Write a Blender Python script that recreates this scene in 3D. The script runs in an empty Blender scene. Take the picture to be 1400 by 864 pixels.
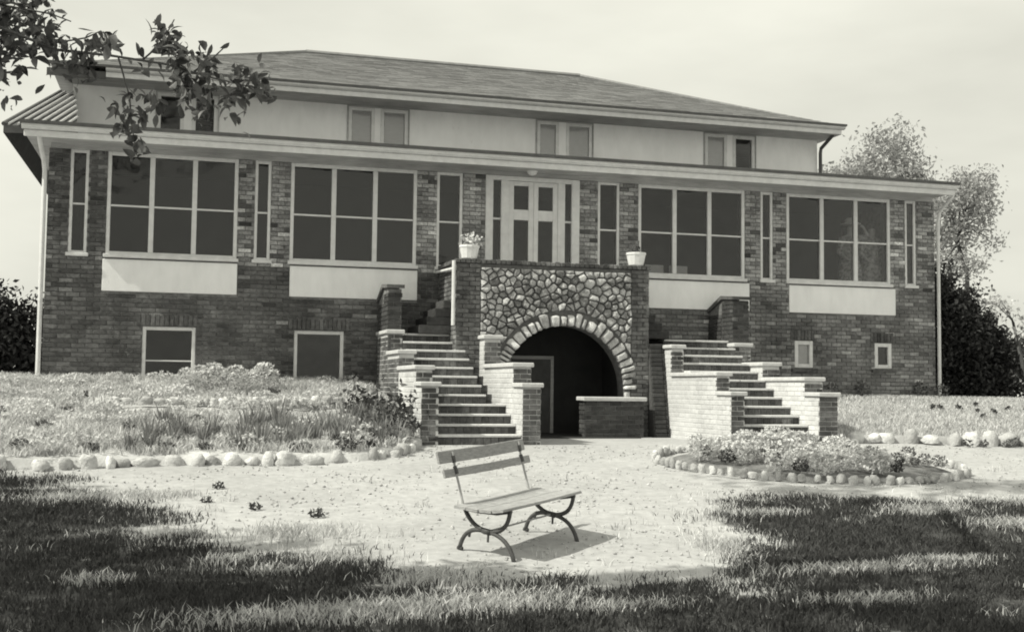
import bpy, math, random
import numpy as np
from mathutils import Vector, Matrix, Euler

random.seed(7)
rng = np.random.default_rng(11)
S = bpy.context.scene
COL = S.collection

# ------------------------------------------------------------------ camera
TH, PI_, RO = math.radians(15.7026), math.radians(3.46207), math.radians(0.65714)
CAM = Vector((-6.024, -20.2105, 1.2))
F = Vector((math.sin(TH) * math.cos(PI_), math.cos(TH) * math.cos(PI_), math.sin(PI_)))
R = Vector((math.cos(TH), -math.sin(TH), 0))
U = R.cross(F)
R2 = R * math.cos(RO) + U * math.sin(RO)
U2 = U * math.cos(RO) - R * math.sin(RO)
cd = bpy.data.cameras.new("camera")
cd.sensor_width = 36
cd.sensor_fit = 'HORIZONTAL'
cd.lens = 1600 / 1400 * 36
cd.clip_start = 0.1
cd.clip_end = 2000
cam = bpy.data.objects.new("camera", cd)
COL.objects.link(cam)
cam.matrix_world = Matrix(((R2.x, U2.x, -F.x, CAM.x), (R2.y, U2.y, -F.y, CAM.y), (R2.z, U2.z, -F.z, CAM.z), (0, 0, 0, 1)))
S.camera = cam

# ------------------------------------------------------------------ light
SUN_EL, SUN_AZ = math.radians(48), math.radians(7)      # sun on the left, a little in front of the facade
S.view_settings.view_transform = 'Standard'
S.view_settings.look = 'None'
S.view_settings.exposure = 0.46
S.view_settings.gamma = 1
S.cycles.filter_width = 1.9
W = bpy.data.worlds.new("World")
S.world = W
W.use_nodes = True
nt = W.node_tree
nt.nodes.clear()
out = nt.nodes.new('ShaderNodeOutputWorld')
bg = nt.nodes.new('ShaderNodeBackground')
sky = nt.nodes.new('ShaderNodeTexSky')
sky.sky_type = 'NISHITA'
sky.sun_disc = False
sky.sun_elevation = SUN_EL
sky.sun_rotation = math.radians(270)
sky.dust_density = 4.0
sky.air_density = 1.0
bw = nt.nodes.new('ShaderNodeRGBToBW')
nt.links.new(sky.outputs[0], bw.inputs[0])
# pale high cloud veil evens the clear sky out
tc = nt.nodes.new('ShaderNodeTexCoord')
mp = nt.nodes.new('ShaderNodeMapping')
mp.inputs['Scale'].default_value = (1, 1, 3.2)
ns = nt.nodes.new('ShaderNodeTexNoise')
ns.inputs['Scale'].default_value = 2.6
ns.inputs['Detail'].default_value = 5
ns.inputs['Roughness'].default_value = 0.5
nt.links.new(tc.outputs['Generated'], mp.inputs[0])
nt.links.new(mp.outputs[0], ns.inputs[0])
cr = nt.nodes.new('ShaderNodeMapRange')
cr.inputs['From Min'].default_value = 0.35
cr.inputs['From Max'].default_value = 0.65
cr.inputs['To Min'].default_value = 7.6
cr.inputs['To Max'].default_value = 9.6
nt.links.new(ns.outputs[0], cr.inputs[0])
mx = nt.nodes.new('ShaderNodeMix')
mx.data_type = 'FLOAT'
mx.inputs[0].default_value = 0.8
nt.links.new(bw.outputs[0], mx.inputs[2])
nt.links.new(cr.outputs[0], mx.inputs[3])
tint = nt.nodes.new('ShaderNodeVectorMath')
tint.operation = 'SCALE'
tint.inputs[0].default_value = (1.0, 0.995, 0.875)
nt.links.new(mx.outputs[0], tint.inputs['Scale'])
nt.links.new(tint.outputs[0], bg.inputs[0])
bg.inputs[1].default_value = 0.082
nt.links.new(bg.outputs[0], out.inputs[0])
sd = bpy.data.lights.new("sun", 'SUN')
sd.energy = 3.5
sd.angle = math.radians(0.6)
sd.color = (1.0, 0.985, 0.87)
sun = bpy.data.objects.new("sun", sd)
COL.objects.link(sun)
sdir = Vector((math.cos(SUN_EL) * math.cos(SUN_AZ), math.cos(SUN_EL) * math.sin(SUN_AZ), -math.sin(SUN_EL)))
sun.rotation_euler = sdir.to_track_quat('-Z', 'Y').to_euler()
sun.location = (-20, -5, 25)


# ------------------------------------------------------------------ materials
def mat(name, lo, hi, scale=6.0, rough=0.85, bump=0.0, bscale=None, rnd=0.0, attr=None, big=0.0, bigscale=0.5, stretch=None,
        trans=0.0, spec=0.3, patch=None, metal=0.0):
    m = bpy.data.materials.new(name)
    m.use_nodes = True
    t = m.node_tree
    b = t.nodes['Principled BSDF']
    b.inputs['Roughness'].default_value = rough
    b.inputs['Specular IOR Level'].default_value = spec
    b.inputs['Metallic'].default_value = metal
    geo = t.nodes.new('ShaderNodeNewGeometry')
    vec = geo.outputs['Position']
    if stretch:
        mpn = t.nodes.new('ShaderNodeMapping')
        mpn.inputs['Scale'].default_value = stretch
        t.links.new(vec, mpn.inputs[0])
        vec = mpn.outputs[0]
    n = t.nodes.new('ShaderNodeTexNoise')
    n.inputs['Scale'].default_value = scale
    n.inputs['Detail'].default_value = 6
    n.inputs['Roughness'].default_value = 0.62
    t.links.new(vec, n.inputs[0])
    r = t.nodes.new('ShaderNodeMapRange')
    r.inputs['From Min'].default_value = 0.3
    r.inputs['From Max'].default_value = 0.7
    r.inputs['To Min'].default_value = lo
    r.inputs['To Max'].default_value = hi
    t.links.new(n.outputs[0], r.inputs[0])
    val = r.outputs[0]

    def mul(a, bsock, k=None):
        q = t.nodes.new('ShaderNodeMath')
        q.operation = 'MULTIPLY'
        t.links.new(a, q.inputs[0])
        t.links.new(bsock, q.inputs[1])
        return q.outputs[0]

    if big:
        n2 = t.nodes.new('ShaderNodeTexNoise')
        n2.inputs['Scale'].default_value = bigscale
        n2.inputs['Detail'].default_value = 4
        t.links.new(geo.outputs['Position'], n2.inputs[0])
        r2 = t.nodes.new('ShaderNodeMapRange')
        r2.inputs['From Min'].default_value = 0.32
        r2.inputs['From Max'].default_value = 0.68
        r2.inputs['To Min'].default_value = 1 - big
        r2.inputs['To Max'].default_value = 1 + big
        t.links.new(n2.outputs[0], r2.inputs[0])
        val = mul(val, r2.outputs[0])
    if rnd:
        oi = t.nodes.new('ShaderNodeObjectInfo')
        r3 = t.nodes.new('ShaderNodeMapRange')
        r3.inputs['To Min'].default_value = 1 - rnd
        r3.inputs['To Max'].default_value = 1 + rnd
        t.links.new(oi.outputs['Random'], r3.inputs[0])
        val = mul(val, r3.outputs[0])
    if attr:
        at = t.nodes.new('ShaderNodeAttribute')
        at.attribute_name = attr
        val = mul(val, at.outputs['Fac'])
    if patch:          # pale bloom (lime, lichen) in worn patches: (scale, threshold, value)
        n4 = t.nodes.new('ShaderNodeTexNoise')
        n4.inputs['Scale'].default_value = patch[0]
        n4.inputs['Detail'].default_value = 8
        n4.inputs['Roughness'].default_value = 0.7
        t.links.new(geo.outputs['Position'], n4.inputs[0])
        r4 = t.nodes.new('ShaderNodeMapRange')
        r4.inputs['From Min'].default_value = patch[1]
        r4.inputs['From Max'].default_value = patch[1] + 0.12
        t.links.new(n4.outputs[0], r4.inputs[0])
        mm = t.nodes.new('ShaderNodeMix')
        mm.data_type = 'FLOAT'
        t.links.new(r4.outputs[0], mm.inputs[0])
        t.links.new(val, mm.inputs[2])
        mm.inputs[3].default_value = patch[2]
        val = mm.outputs[0]
    cmb = t.nodes.new('ShaderNodeCombineColor')
    for i in range(3):
        t.links.new(val, cmb.inputs[i])
    t.links.new(cmb.outputs[0], b.inputs['Base Color'])
    if bump:
        bn = t.nodes.new('ShaderNodeTexNoise')
        bn.inputs['Scale'].default_value = bscale or scale * 4
        bn.inputs['Detail'].default_value = 5
        t.links.new(geo.outputs['Position'], bn.inputs[0])
        bp = t.nodes.new('ShaderNodeBump')
        bp.inputs['Strength'].default_value = bump
        bp.inputs['Distance'].default_value = 0.02
        t.links.new(bn.outputs[0], bp.inputs['Height'])
        t.links.new(bp.outputs[0], b.inputs['Normal'])
    if trans:
        tr = t.nodes.new('ShaderNodeBsdfTranslucent')
        t.links.new(cmb.outputs[0], tr.inputs[0])
        ms = t.nodes.new('ShaderNodeMixShader')
        ms.inputs[0].default_value = trans
        t.links.new(b.outputs[0], ms.inputs[1])
        t.links.new(tr.outputs[0], ms.inputs[2])
        t.links.new(ms.outputs[0], t.nodes['Material Output'].inputs[0])
    return m


M = {}
M['brick'] = mat('dark_brick', .07, .15, 18, .9, .45, 90, attr='shade', big=.45, bigscale=1.1, patch=(2.6, .58, .27))
M['brick_piece'] = mat('dark_brick_piece', .07, .15, 18, .9, .45, 90, rnd=.35, big=.45, bigscale=1.1, patch=(2.6, .58, .27))
M['mortar'] = mat('mortar', .10, .26, 10, .95, .3, 80, big=.4, patch=(2.6, .6, .3))
M['brick_pale'] = mat('pale_grey_brick', .16, .40, 26, .9, .5, 90, attr='shade', big=.4, bigscale=2.2, patch=(5, .56, .42))
M['brick_pale_piece'] = mat('pale_grey_brick_piece', .16, .40, 26, .9, .5, 90, rnd=.3, big=.4, bigscale=2.2, patch=(5, .56, .42))
M['brick_dark'] = mat('sooty_brick', .035, .07, 18, .9, .4, 90, attr='shade', big=.3)  # dark brick; shade of low wall, buttress and landing steps is painted in
M['brick_dark_piece'] = mat('sooty_brick_piece', .035, .07, 18, .9, .4, 90, rnd=.3, big=.3)
M['brick_light'] = mat('whitewashed_brick', .48, .6, 14, .9, .3, 70, attr='shade', big=.12, bigscale=1.3, patch=(3.0, .70, .25))  # cheek sides painted as pale as sunlit brick; fronts stay dark
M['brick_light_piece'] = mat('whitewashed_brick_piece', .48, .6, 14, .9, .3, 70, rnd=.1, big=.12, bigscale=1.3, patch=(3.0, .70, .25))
M['mortar_light'] = mat('sunlit_mortar', .46, .58, 10, .95, .2, 80)  # mortar tone carries the same painted sunlight as the cheek bricks
M['cap'] = mat('pale_stone_cap', .45, .6, 9, .85, .3, 60, patch=(5, .66, .3))
M['stucco'] = mat('white_stucco', .80, .90, 5, .92, .25, 60, big=.05, bigscale=.7, stretch=(1, 1, .35), patch=(3.2, .64, .70))
M['paint'] = mat('white_trim_paint', .60, .74, 7, .6, .1, 40, big=.06)
M['trim_grey'] = mat('weathered_trim', .30, .46, 8, .7, .2, 50, stretch=(.35, 1, 2), big=.25)
M['gutter'] = mat('dark_gutter_metal', .05, .09, 6, .5, .1, spec=.5)
M['roof'] = mat('grey_shingle', .19, .25, 9, .92, .3, 60, attr='shade', big=.10, bigscale=.5)
M['metal_roof'] = mat('standing_seam_dark', .06, .1, 6, .6, .1)
M['seam'] = mat('pale_seam', .45, .6, 9, .6)
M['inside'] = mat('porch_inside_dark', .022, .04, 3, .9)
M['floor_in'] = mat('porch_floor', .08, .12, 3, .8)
M['blind'] = mat('pale_window_blind', .76, .86, 12, .9, stretch=(1, 1, 3))
M['rubble'] = mat('rubble_stone', .2, .46, 22, .95, .7, 70, rnd=.55, patch=(14, .55, .7))
M['vouss'] = mat('pale_arch_stone', .34, .64, 16, .95, .7, 60, rnd=.45, patch=(12, .58, .75))
M['rubble_mortar'] = mat('rubble_mortar', .09, .18, 12, .95, .3)
M['limed_stone'] = mat('whitewashed_border_stone', .36, .58, 14, .9, .9, 30, rnd=.35, patch=(9, .60, .14))
M['tread'] = mat('sunlit_tread', .5, .66, 18, .9, .3, 60, patch=(9, .58, .2))  # pale step tops: sunlight on the treads is painted in
M['iron'] = mat('dark_bench_iron', .05, .085, 20, .6, .2, spec=.4)
M['rod'] = mat('pale_bench_rod', .3, .42, 20, .5)
M['plank'] = mat('weathered_bench_plank', .26, .42, 5, .8, .3, 60, stretch=(3, 3, 14), big=.15)
M['foliage'] = mat('green_foliage', .045, .11, 3, .65, attr='shade', trans=.2)
M['foliage_mid'] = mat('grey_green_foliage', .18, .36, 2, .7, attr='shade', trans=.25)
M['foliage_pale'] = mat('pale_foliage', .46, .66, 3, .7, attr='shade', trans=.3)
M['foliage_tree'] = mat('light_tree_foliage', .26, .46, 1.2, .7, attr='shade', trans=.35)
M['foliage_dark'] = mat('dark_evergreen_foliage', .028, .05, 2, .75, attr='shade', trans=.1)
M['leaf_near'] = mat('overhanging_leaf', .05, .14, 7, .45, attr='shade', trans=.2, spec=.5)
M['blossom'] = mat('white_blossom', .66, .8, 9, .8, trans=.25)
M['pansy'] = mat('dark_pansy_petal', .03, .06, 9, .8)
M['bark'] = mat('bark', .07, .15, 9, .95, .6, 30, stretch=(2, 2, .5))
M['bark_pale'] = mat('pale_bark', .16, .26, 9, .95, .5, 30)
M['bank'] = mat('bank_turf', .42, .58, 4, .95, .6, 30, big=.25, bigscale=.9, patch=(3.2, .56, .08))
M['lawn'] = mat('pale_lawn', .30, .44, 5, .95, .6, 40, big=.22, bigscale=.7, stretch=(.6, 1, 1), patch=(2.4, .67, .14))
M['soil'] = mat('bed_soil', .12, .26, 8, .95, .6, 30, big=.3)
M['grass_dark'] = mat('lawn_blades', .04, .085, .9, .7, attr='shade', trans=.25)  # dark tone holds part of the tree shade over the grass
M['grass_pale'] = mat('pale_lit_grass_blades', .5, .66, 2, .8, attr='shade', trans=.3)  # pale bank cover; foreground tufts use it as painted sunlight on grass
M['pebble'] = mat('pebble', .36, .5, 9, .95, attr='shade')
M['skin'] = mat('skin', .38, .46, 9, .6)
M['hair'] = mat('dark_hair', .03, .05, 9, .6)
M['cloth_white'] = mat('white_cloth', .7, .8, 9, .9)
M['cloth_print'] = mat('printed_dress_cloth', .06, .6, 16, .9)
M['pot'] = mat('white_pot', .66, .8, 7, .7, .2)
M['lamp'] = mat('milk_glass_globe', .7, .75, 3, .3, spec=.5)
M['wicker'] = mat('white_wicker', .62, .74, 30, .8, .4, 80)

# window glass: clear with reflection
gm = bpy.data.materials.new('window_glass')
gm.use_nodes = True
t = gm.node_tree
t.nodes.clear()
o_ = t.nodes.new('ShaderNodeOutputMaterial')
mxs = t.nodes.new('ShaderNodeMixShader')
trn = t.nodes.new('ShaderNodeBsdfTransparent')
trn.inputs[0].default_value = (.88, .88, .88, 1)
gl = t.nodes.new('ShaderNodeBsdfGlossy')
gl.inputs['Roughness'].default_value = .06
gn = t.nodes.new('ShaderNodeTexNoise')
gn.inputs['Scale'].default_value = 1.6
gn.inputs['Detail'].default_value = 2
gb = t.nodes.new('ShaderNodeBump')
gb.inputs['Strength'].default_value = .35
gb.inputs['Distance'].default_value = .05
gg = t.nodes.new('ShaderNodeNewGeometry')
t.links.new(gg.outputs['Position'], gn.inputs[0])
t.links.new(gn.outputs[0], gb.inputs['Height'])
t.links.new(gb.outputs[0], gl.inputs['Normal'])
fr = t.nodes.new('ShaderNodeFresnel')
fr.inputs[0].default_value = 1.5
t.links.new(fr.outputs[0], mxs.inputs[0])
t.links.new(trn.outputs[0], mxs.inputs[1])
t.links.new(gl.outputs[0], mxs.inputs[2])
t.links.new(mxs.outputs[0], o_.inputs[0])
M['glass'] = gm

# ground: gravel where 'turf' is 0, dark turf with tree shade painted in where it is 1
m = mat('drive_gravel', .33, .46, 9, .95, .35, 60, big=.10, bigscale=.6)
t = m.node_tree
b = t.nodes['Principled BSDF']
cmb = b.inputs['Base Color'].links[0].from_node
src = cmb.inputs[0].links[0].from_socket
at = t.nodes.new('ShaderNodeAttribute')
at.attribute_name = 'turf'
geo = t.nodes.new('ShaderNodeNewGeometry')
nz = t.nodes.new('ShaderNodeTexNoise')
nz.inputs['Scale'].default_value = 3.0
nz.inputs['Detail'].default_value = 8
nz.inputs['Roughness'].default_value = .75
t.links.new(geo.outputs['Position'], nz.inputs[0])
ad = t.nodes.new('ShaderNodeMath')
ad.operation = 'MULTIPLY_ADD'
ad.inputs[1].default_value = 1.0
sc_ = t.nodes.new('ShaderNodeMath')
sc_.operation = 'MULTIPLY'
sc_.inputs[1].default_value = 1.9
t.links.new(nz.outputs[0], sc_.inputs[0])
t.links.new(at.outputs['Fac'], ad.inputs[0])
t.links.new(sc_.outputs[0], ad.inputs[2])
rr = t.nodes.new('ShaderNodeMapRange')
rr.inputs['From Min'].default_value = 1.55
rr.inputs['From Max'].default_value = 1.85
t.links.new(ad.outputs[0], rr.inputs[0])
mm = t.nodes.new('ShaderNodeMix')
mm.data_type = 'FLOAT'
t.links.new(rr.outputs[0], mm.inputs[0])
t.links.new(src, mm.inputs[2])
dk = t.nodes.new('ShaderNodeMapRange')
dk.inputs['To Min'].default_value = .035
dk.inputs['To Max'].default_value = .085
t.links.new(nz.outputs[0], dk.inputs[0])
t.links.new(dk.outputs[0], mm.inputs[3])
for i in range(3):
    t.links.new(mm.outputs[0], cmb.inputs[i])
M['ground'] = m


# ------------------------------------------------------------------ builders
class MB:
    def __init__(s):
        s.v, s.f, s.a = [], [], []

    def add(s, verts, faces, shade=1.0):
        o = len(s.v)
        s.v.extend([tuple(p) for p in verts])
        s.f.extend([tuple(i + o for i in f) for f in faces])
        s.a.extend([shade] * len(verts))
        return s

    def box(s, x0, x1, y0, y1, z0, z1, shade=1.0):
        v = [(x0, y0, z0), (x1, y0, z0), (x1, y1, z0), (x0, y1, z0), (x0, y0, z1), (x1, y0, z1), (x1, y1, z1), (x0, y1, z1)]
        return s.add(v, [(0, 3, 2, 1), (4, 5, 6, 7), (0, 1, 5, 4), (1, 2, 6, 5), (2, 3, 7, 6), (3, 0, 4, 7)], shade)

    def bbox(s, x0, x1, y0, y1, z0, z1, b=.008, shade=1.0):
        """box with chamfered edges"""
        v, idx = [], {}
        xs, ys, zs = (x0, x1), (y0, y1), (z0, z1)
        for i in (0, 1):
            for j in (0, 1):
                for k in (0, 1):
                    sx, sy, sz = (1, -1)[i] * b, (1, -1)[j] * b, (1, -1)[k] * b
                    for ax in range(3):
                        p = [xs[i] + sx, ys[j] + sy, zs[k] + sz]
                        p[ax] -= (sx, sy, sz)[ax]
                        idx[(i, j, k, ax)] = len(v)
                        v.append(p)
        f = []
        for ax in range(3):
            o = [q for q in range(3) if q != ax]
            for e in (0, 1):
                q = []
                for (p, r) in ((0, 0), (1, 0), (1, 1), (0, 1)):
                    c = [0, 0, 0]
                    c[ax] = e
                    c[o[0]], c[o[1]] = p, r
                    q.append(idx[(*c, ax)])
                f.append(q)
        for ax in range(3):
            o = [q for q in range(3) if q != ax]
            for p in (0, 1):
                for r in (0, 1):
                    c0, c1 = [0, 0, 0], [0, 0, 0]
                    c1[ax] = 1
                    for c in (c0, c1):
                        c[o[0]], c[o[1]] = p, r
                    f.append([idx[(*c0, o[0])], idx[(*c1, o[0])], idx[(*c1, o[1])], idx[(*c0, o[1])]])
        for i in (0, 1):
            for j in (0, 1):
                for k in (0, 1):
                    f.append([idx[(i, j, k, a)] for a in range(3)])
        ctr = Vector(((x0 + x1) / 2, (y0 + y1) / 2, (z0 + z1) / 2))
        ff = []
        for q in f:
            P = [Vector(v[i]) for i in q]
            nrm = (P[1] - P[0]).cross(P[2] - P[0])
            if nrm.dot(sum(P, Vector()) / len(P) - ctr) < 0:
                q = q[::-1]
            ff.append(q)
        return s.add(v, ff, shade)

    def prism(s, poly, axis, a0, a1, shade=1.0):
        """poly: ring of 2d points in the two other axes, extruded along axis"""
        def P(p, a):
            return (a, p[0], p[1]) if axis == 'x' else (p[0], a, p[1]) if axis == 'y' else (p[0], p[1], a)
        n = len(poly)
        v = [P(p, a0) for p in poly] + [P(p, a1) for p in poly]
        f = [tuple(range(n))[::-1], tuple(range(n, 2 * n))] + [(i, (i + 1) % n, n + (i + 1) % n, n + i) for i in range(n)]
        return s.add(v, f, shade)

    def tube(s, pts, rad, n=8, shade=1.0, cap=True):
        pts = [Vector(p) for p in pts]
        if not hasattr(rad, '__len__'):
            rad = [rad] * len(pts)
        v, f = [], []
        up = Vector((0, 0, 1))
        d0 = (pts[1] - pts[0]).normalized()
        if abs(d0.dot(up)) > .9:
            up = Vector((1, 0, 0))
        x = d0.cross(up).normalized()
        for i, p in enumerate(pts):
            d = (pts[min(i + 1, len(pts) - 1)] - pts[max(i - 1, 0)]).normalized()
            x = (x - d * x.dot(d)).normalized()
            y = d.cross(x)
            for k in range(n):
                a = 2 * math.pi * k / n
                v.append(p + (x * math.cos(a) + y * math.sin(a)) * rad[i])
        for i in range(len(pts) - 1):
            for k in range(n):
                f.append((i * n + k, i * n + (k + 1) % n, (i + 1) * n + (k + 1) % n, (i + 1) * n + k))
        if cap:
            f.append(tuple(range(n))[::-1])
            f.append(tuple(range((len(pts) - 1) * n, len(pts) * n)))
        return s.add(v, f, shade)

    def lathe(s, prof, c, n=16, shade=1.0):
        v, f = [], []
        for r, z in prof:
            for k in range(n):
                a = 2 * math.pi * k / n
                v.append((c[0] + r * math.cos(a), c[1] + r * math.sin(a), c[2] + z))
        for i in range(len(prof) - 1):
            for k in range(n):
                f.append((i * n + k, i * n + (k + 1) % n, (i + 1) * n + (k + 1) % n, (i + 1) * n + k))
        f.append(tuple(range(n))[::-1])
        f.append(tuple(range((len(prof) - 1) * n, len(prof) * n)))
        return s.add(v, f, shade)


WL = {}      # world position of every object's origin


def wl(o):
    return WL[o.name] if o else Vector((0, 0, 0))


def mesh_from(name, mb, off=Vector((0, 0, 0)), smooth=False):
    me = bpy.data.meshes.new(name)
    V = np.array(mb.v, float) - np.array(off)
    me.from_pydata([tuple(p) for p in V], [], mb.f)
    if any(a != 1.0 for a in mb.a):
        at = me.attributes.new('shade', 'FLOAT', 'POINT')
        at.data.foreach_set('value', np.array(mb.a, np.float32))
    else:
        at = me.attributes.new('shade', 'FLOAT', 'POINT')
        at.data.foreach_set('value', np.ones(len(mb.v), np.float32))
    if smooth:
        me.polygons.foreach_set('use_smooth', np.ones(len(me.polygons), bool))
    me.update()
    return me


def link(o, parent=None, wloc=None):
    COL.objects.link(o)
    if parent:
        o.parent = parent
    w = Vector(wloc) if wloc is not None else wl(parent)
    o.location = w - wl(parent)
    WL[o.name] = w
    return o


def part(name, mb, m, parent, smooth=False, stuff=False, label=None):
    """a mesh part; the geometry is given in world coordinates, the origin sits at the middle of the part"""
    V = np.array(mb.v, float)
    c = Vector((V.min(0) + V.max(0)) / 2)
    o = bpy.data.objects.new(name, mesh_from(name, mb, c, smooth))
    o.data.materials.append(M[m])
    link(o, parent, c)
    if stuff:
        o['kind'] = 'stuff'
    if label:
        o['label'] = label
    return o


def tag(o, label, cat, group=None):
    o['label'] = label
    o['category'] = cat
    if group:
        o['group'] = group
    return o


def thing(name, loc, label, cat, group=None):
    o = bpy.data.objects.new(name, None)
    o.empty_display_size = .3
    link(o, None, loc)
    return tag(o, label, cat, group)


def raw_mesh(name, V, Fc, shade=None, smooth=False):
    """fast mesh from numpy arrays with equal face sizes"""
    me = bpy.data.meshes.new(name)
    V = np.asarray(V, np.float32)
    Fc = np.asarray(Fc, np.int32)
    k = Fc.shape[1]
    me.vertices.add(len(V))
    me.vertices.foreach_set('co', V.ravel())
    me.loops.add(Fc.size)
    me.loops.foreach_set('vertex_index', Fc.ravel())
    me.polygons.add(len(Fc))
    me.polygons.foreach_set('loop_start', np.arange(0, Fc.size, k, dtype=np.int32))
    me.update(calc_edges=True)
    at = me.attributes.new('shade', 'FLOAT', 'POINT')
    at.data.foreach_set('value', np.asarray(shade if shade is not None else np.ones(len(V)), np.float32))
    if smooth:
        me.polygons.foreach_set('use_smooth', np.ones(len(me.polygons), bool))
    return me


def raw_part(name, V, Fc, m, parent=None, shade=None, wloc=(0, 0, 0), smooth=False, stuff=False):
    o = bpy.data.objects.new(name, raw_mesh(name, np.asarray(V) - np.array(wloc), Fc, shade, smooth))
    o.data.materials.append(M[m])
    link(o, parent, wloc)
    if stuff:
        o['kind'] = 'stuff'
    return o


def leaves(C, size, aspect=.45, droop=.3, updir=None, fold=.25, dirs=None, jit=.35):
    """one folded leaf (4 triangles as 2 quads) per centre"""
    C = np.asarray(C, float)
    n = len(C)
    d = rng.normal(size=(n, 3)) if dirs is None else dirs + rng.normal(size=(n, 3)) * jit
    d[:, 2] -= droop
    d /= np.linalg.norm(d, axis=1)[:, None]
    r = rng.normal(size=(n, 3))
    if updir is not None:
        r = r * .8 + np.array(updir)
    sd_ = np.cross(d, r)
    sd_ /= np.linalg.norm(sd_, axis=1)[:, None]
    nn = np.cross(sd_, d)
    L = (size * rng.uniform(.6, 1.25, n))[:, None]
    Wd = L * aspect * rng.uniform(.8, 1.2, n)[:, None]
    p0 = C - d * L * .5
    p3 = C + d * L * .5
    m1 = C - d * L * .08
    l = m1 + sd_ * Wd * .5 + nn * Wd * fold
    r_ = m1 - sd_ * Wd * .5 + nn * Wd * fold
    V = np.stack([p0, l, p3, r_], 1).reshape(-1, 3)
    i = np.arange(n)[:, None] * 4
    Fc = np.concatenate([i + np.array([[0, 1, 2]]), i + np.array([[0, 2, 3]])])
    sh = np.repeat(rng.uniform(.6, 1.45, n), 4)
    return V, Fc, sh


def broad_leaves(C, size, droop=.5):
    """pointed oval leaves with a folded, curved midrib"""
    C = np.asarray(C, float)
    n = len(C)
    d = rng.normal(size=(n, 3))
    d[:, 2] -= droop
    d /= np.linalg.norm(d, axis=1)[:, None]
    r = rng.normal(size=(n, 3)) * .7 + np.array([0, -.2, 1.0])
    s_ = np.cross(d, r)
    s_ /= np.linalg.norm(s_, axis=1)[:, None]
    u_ = np.cross(s_, d)
    L = (size * rng.uniform(.55, 1.3, n))[:, None]
    Wd = L * rng.uniform(.34, .52, n)[:, None]
    cur = L * rng.uniform(-.05, .28, n)[:, None]
    st = [(-.5, .0), (-.3, .36), (-.05, .5), (.2, .36), (.5, .0)]
    cols = []
    for t_, w in st:
        mid = C + d * L * t_ - u_ * cur * (t_ + .1) ** 2 * 3
        cols.append(mid)
        if w:
            up = u_ * Wd * w * .35
            cols.append(mid + s_ * Wd * w + up)
            cols.append(mid - s_ * Wd * w + up)
    V = np.stack(cols, 1).reshape(-1, 3)          # 0 base, (1,2,3) (4,5,6) (7,8,9), 10 tip
    i = np.arange(n)[:, None] * 11
    T = [(0, 2, 1), (0, 1, 3), (1, 2, 5), (1, 5, 4), (1, 4, 6), (1, 6, 3), (4, 5, 8), (4, 8, 7), (4, 7, 9), (4, 9, 6), (7, 8, 10), (7, 10, 9)]
    Fc = np.concatenate([i + np.array([q]) for q in T])
    return V, Fc, np.repeat(rng.uniform(.45, 1.9, n), 11)


# ------------------------------------------------------------------ bricks
BL, BH, BD = .205, .064, .05
BRK = {}


def brick_face(key, origin, u, normal, length, z0, z1, kind='brick', holes=(), course=.0755, gap=.012, seed=0):
    """running-bond bricks on a vertical face; origin is the point at u=0; holes are (u0,u1,z0,z1)"""
    r = random.Random(seed + int(length * 1000))
    o, u, n = Vector(origin), Vector(u), Vector(normal)
    k = 0
    z = z0
    lst = BRK.setdefault(key, [])
    while z + BH <= z1 + .004:
        off = -(BL + gap) / 2 if k % 2 else 0
        zc = z + BH / 2
        a = off
        segs = [(0, length)]
        for h in holes:
            if h[2] - .02 < zc < h[3] + .02:
                ns_ = []
                for s0, s1 in segs:
                    if h[1] <= s0 or h[0] >= s1:
                        ns_.append((s0, s1))
                    else:
                        if h[0] - s0 > .03:
                            ns_.append((s0, h[0]))
                        if s1 - h[1] > .03:
                            ns_.append((h[1], s1))
                segs = ns_
        while a < length:
            b0, b1 = a, a + BL
            for s0, s1 in segs:
                c0, c1 = max(b0, s0), min(b1, s1)
                if c1 - c0 > .035:
                    sh = r.uniform(.72, 1.25)
                    pq = o + u * ((c0 + c1) / 2)
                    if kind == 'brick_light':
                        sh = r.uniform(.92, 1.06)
                    else:
                        if callable(kind) and zc < 3.22:
                            sh *= 1 + .75 * max(0, min(1, (pq.x - .5) / 5))
                        w = math.sin(pq.x * 1.7 + 2 * math.sin(zc * 3.1)) * math.cos(zc * 4.3 + 1.3 * math.sin(pq.x * 1.1)) + .5 * math.sin(pq.x * 4.1 + zc * 6)
                        if r.random() < .10 + .16 * max(0, w):
                            sh *= r.uniform(1.3, 2.0)
                        if r.random() < .16:
                            sh *= .65
                    kk = kind(pq.x, zc, r) if callable(kind) else kind
                    lst.append((pq, u, n, c1 - c0, zc, BH * r.uniform(.94, 1.03), r.uniform(0, .0015 if kk == 'brick_light' else .009), sh, kk))
            a += BL + gap
        z += course
        k += 1


def brick_verts(c, u, n, L, zc, Hh, d):
    p = []
    b = .006
    for dep, inset in ((-BD, 0), (d - b * .6, 0), (d, b)):
        for su, sz in ((-1, -1), (1, -1), (1, 1), (-1, 1)):
            q = c + u * (su * (L / 2 - inset)) + n * dep
            p.append((q.x, q.y, zc + sz * (Hh / 2 - inset)))
    return p


BF = [(8, 9, 10, 11)] + [(i, (i + 1) % 4, 4 + (i + 1) % 4, 4 + i) for i in range(4)] + [(4 + i, 4 + (i + 1) % 4, 8 + (i + 1) % 4, 8 + i) for i in range(4)]


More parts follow.
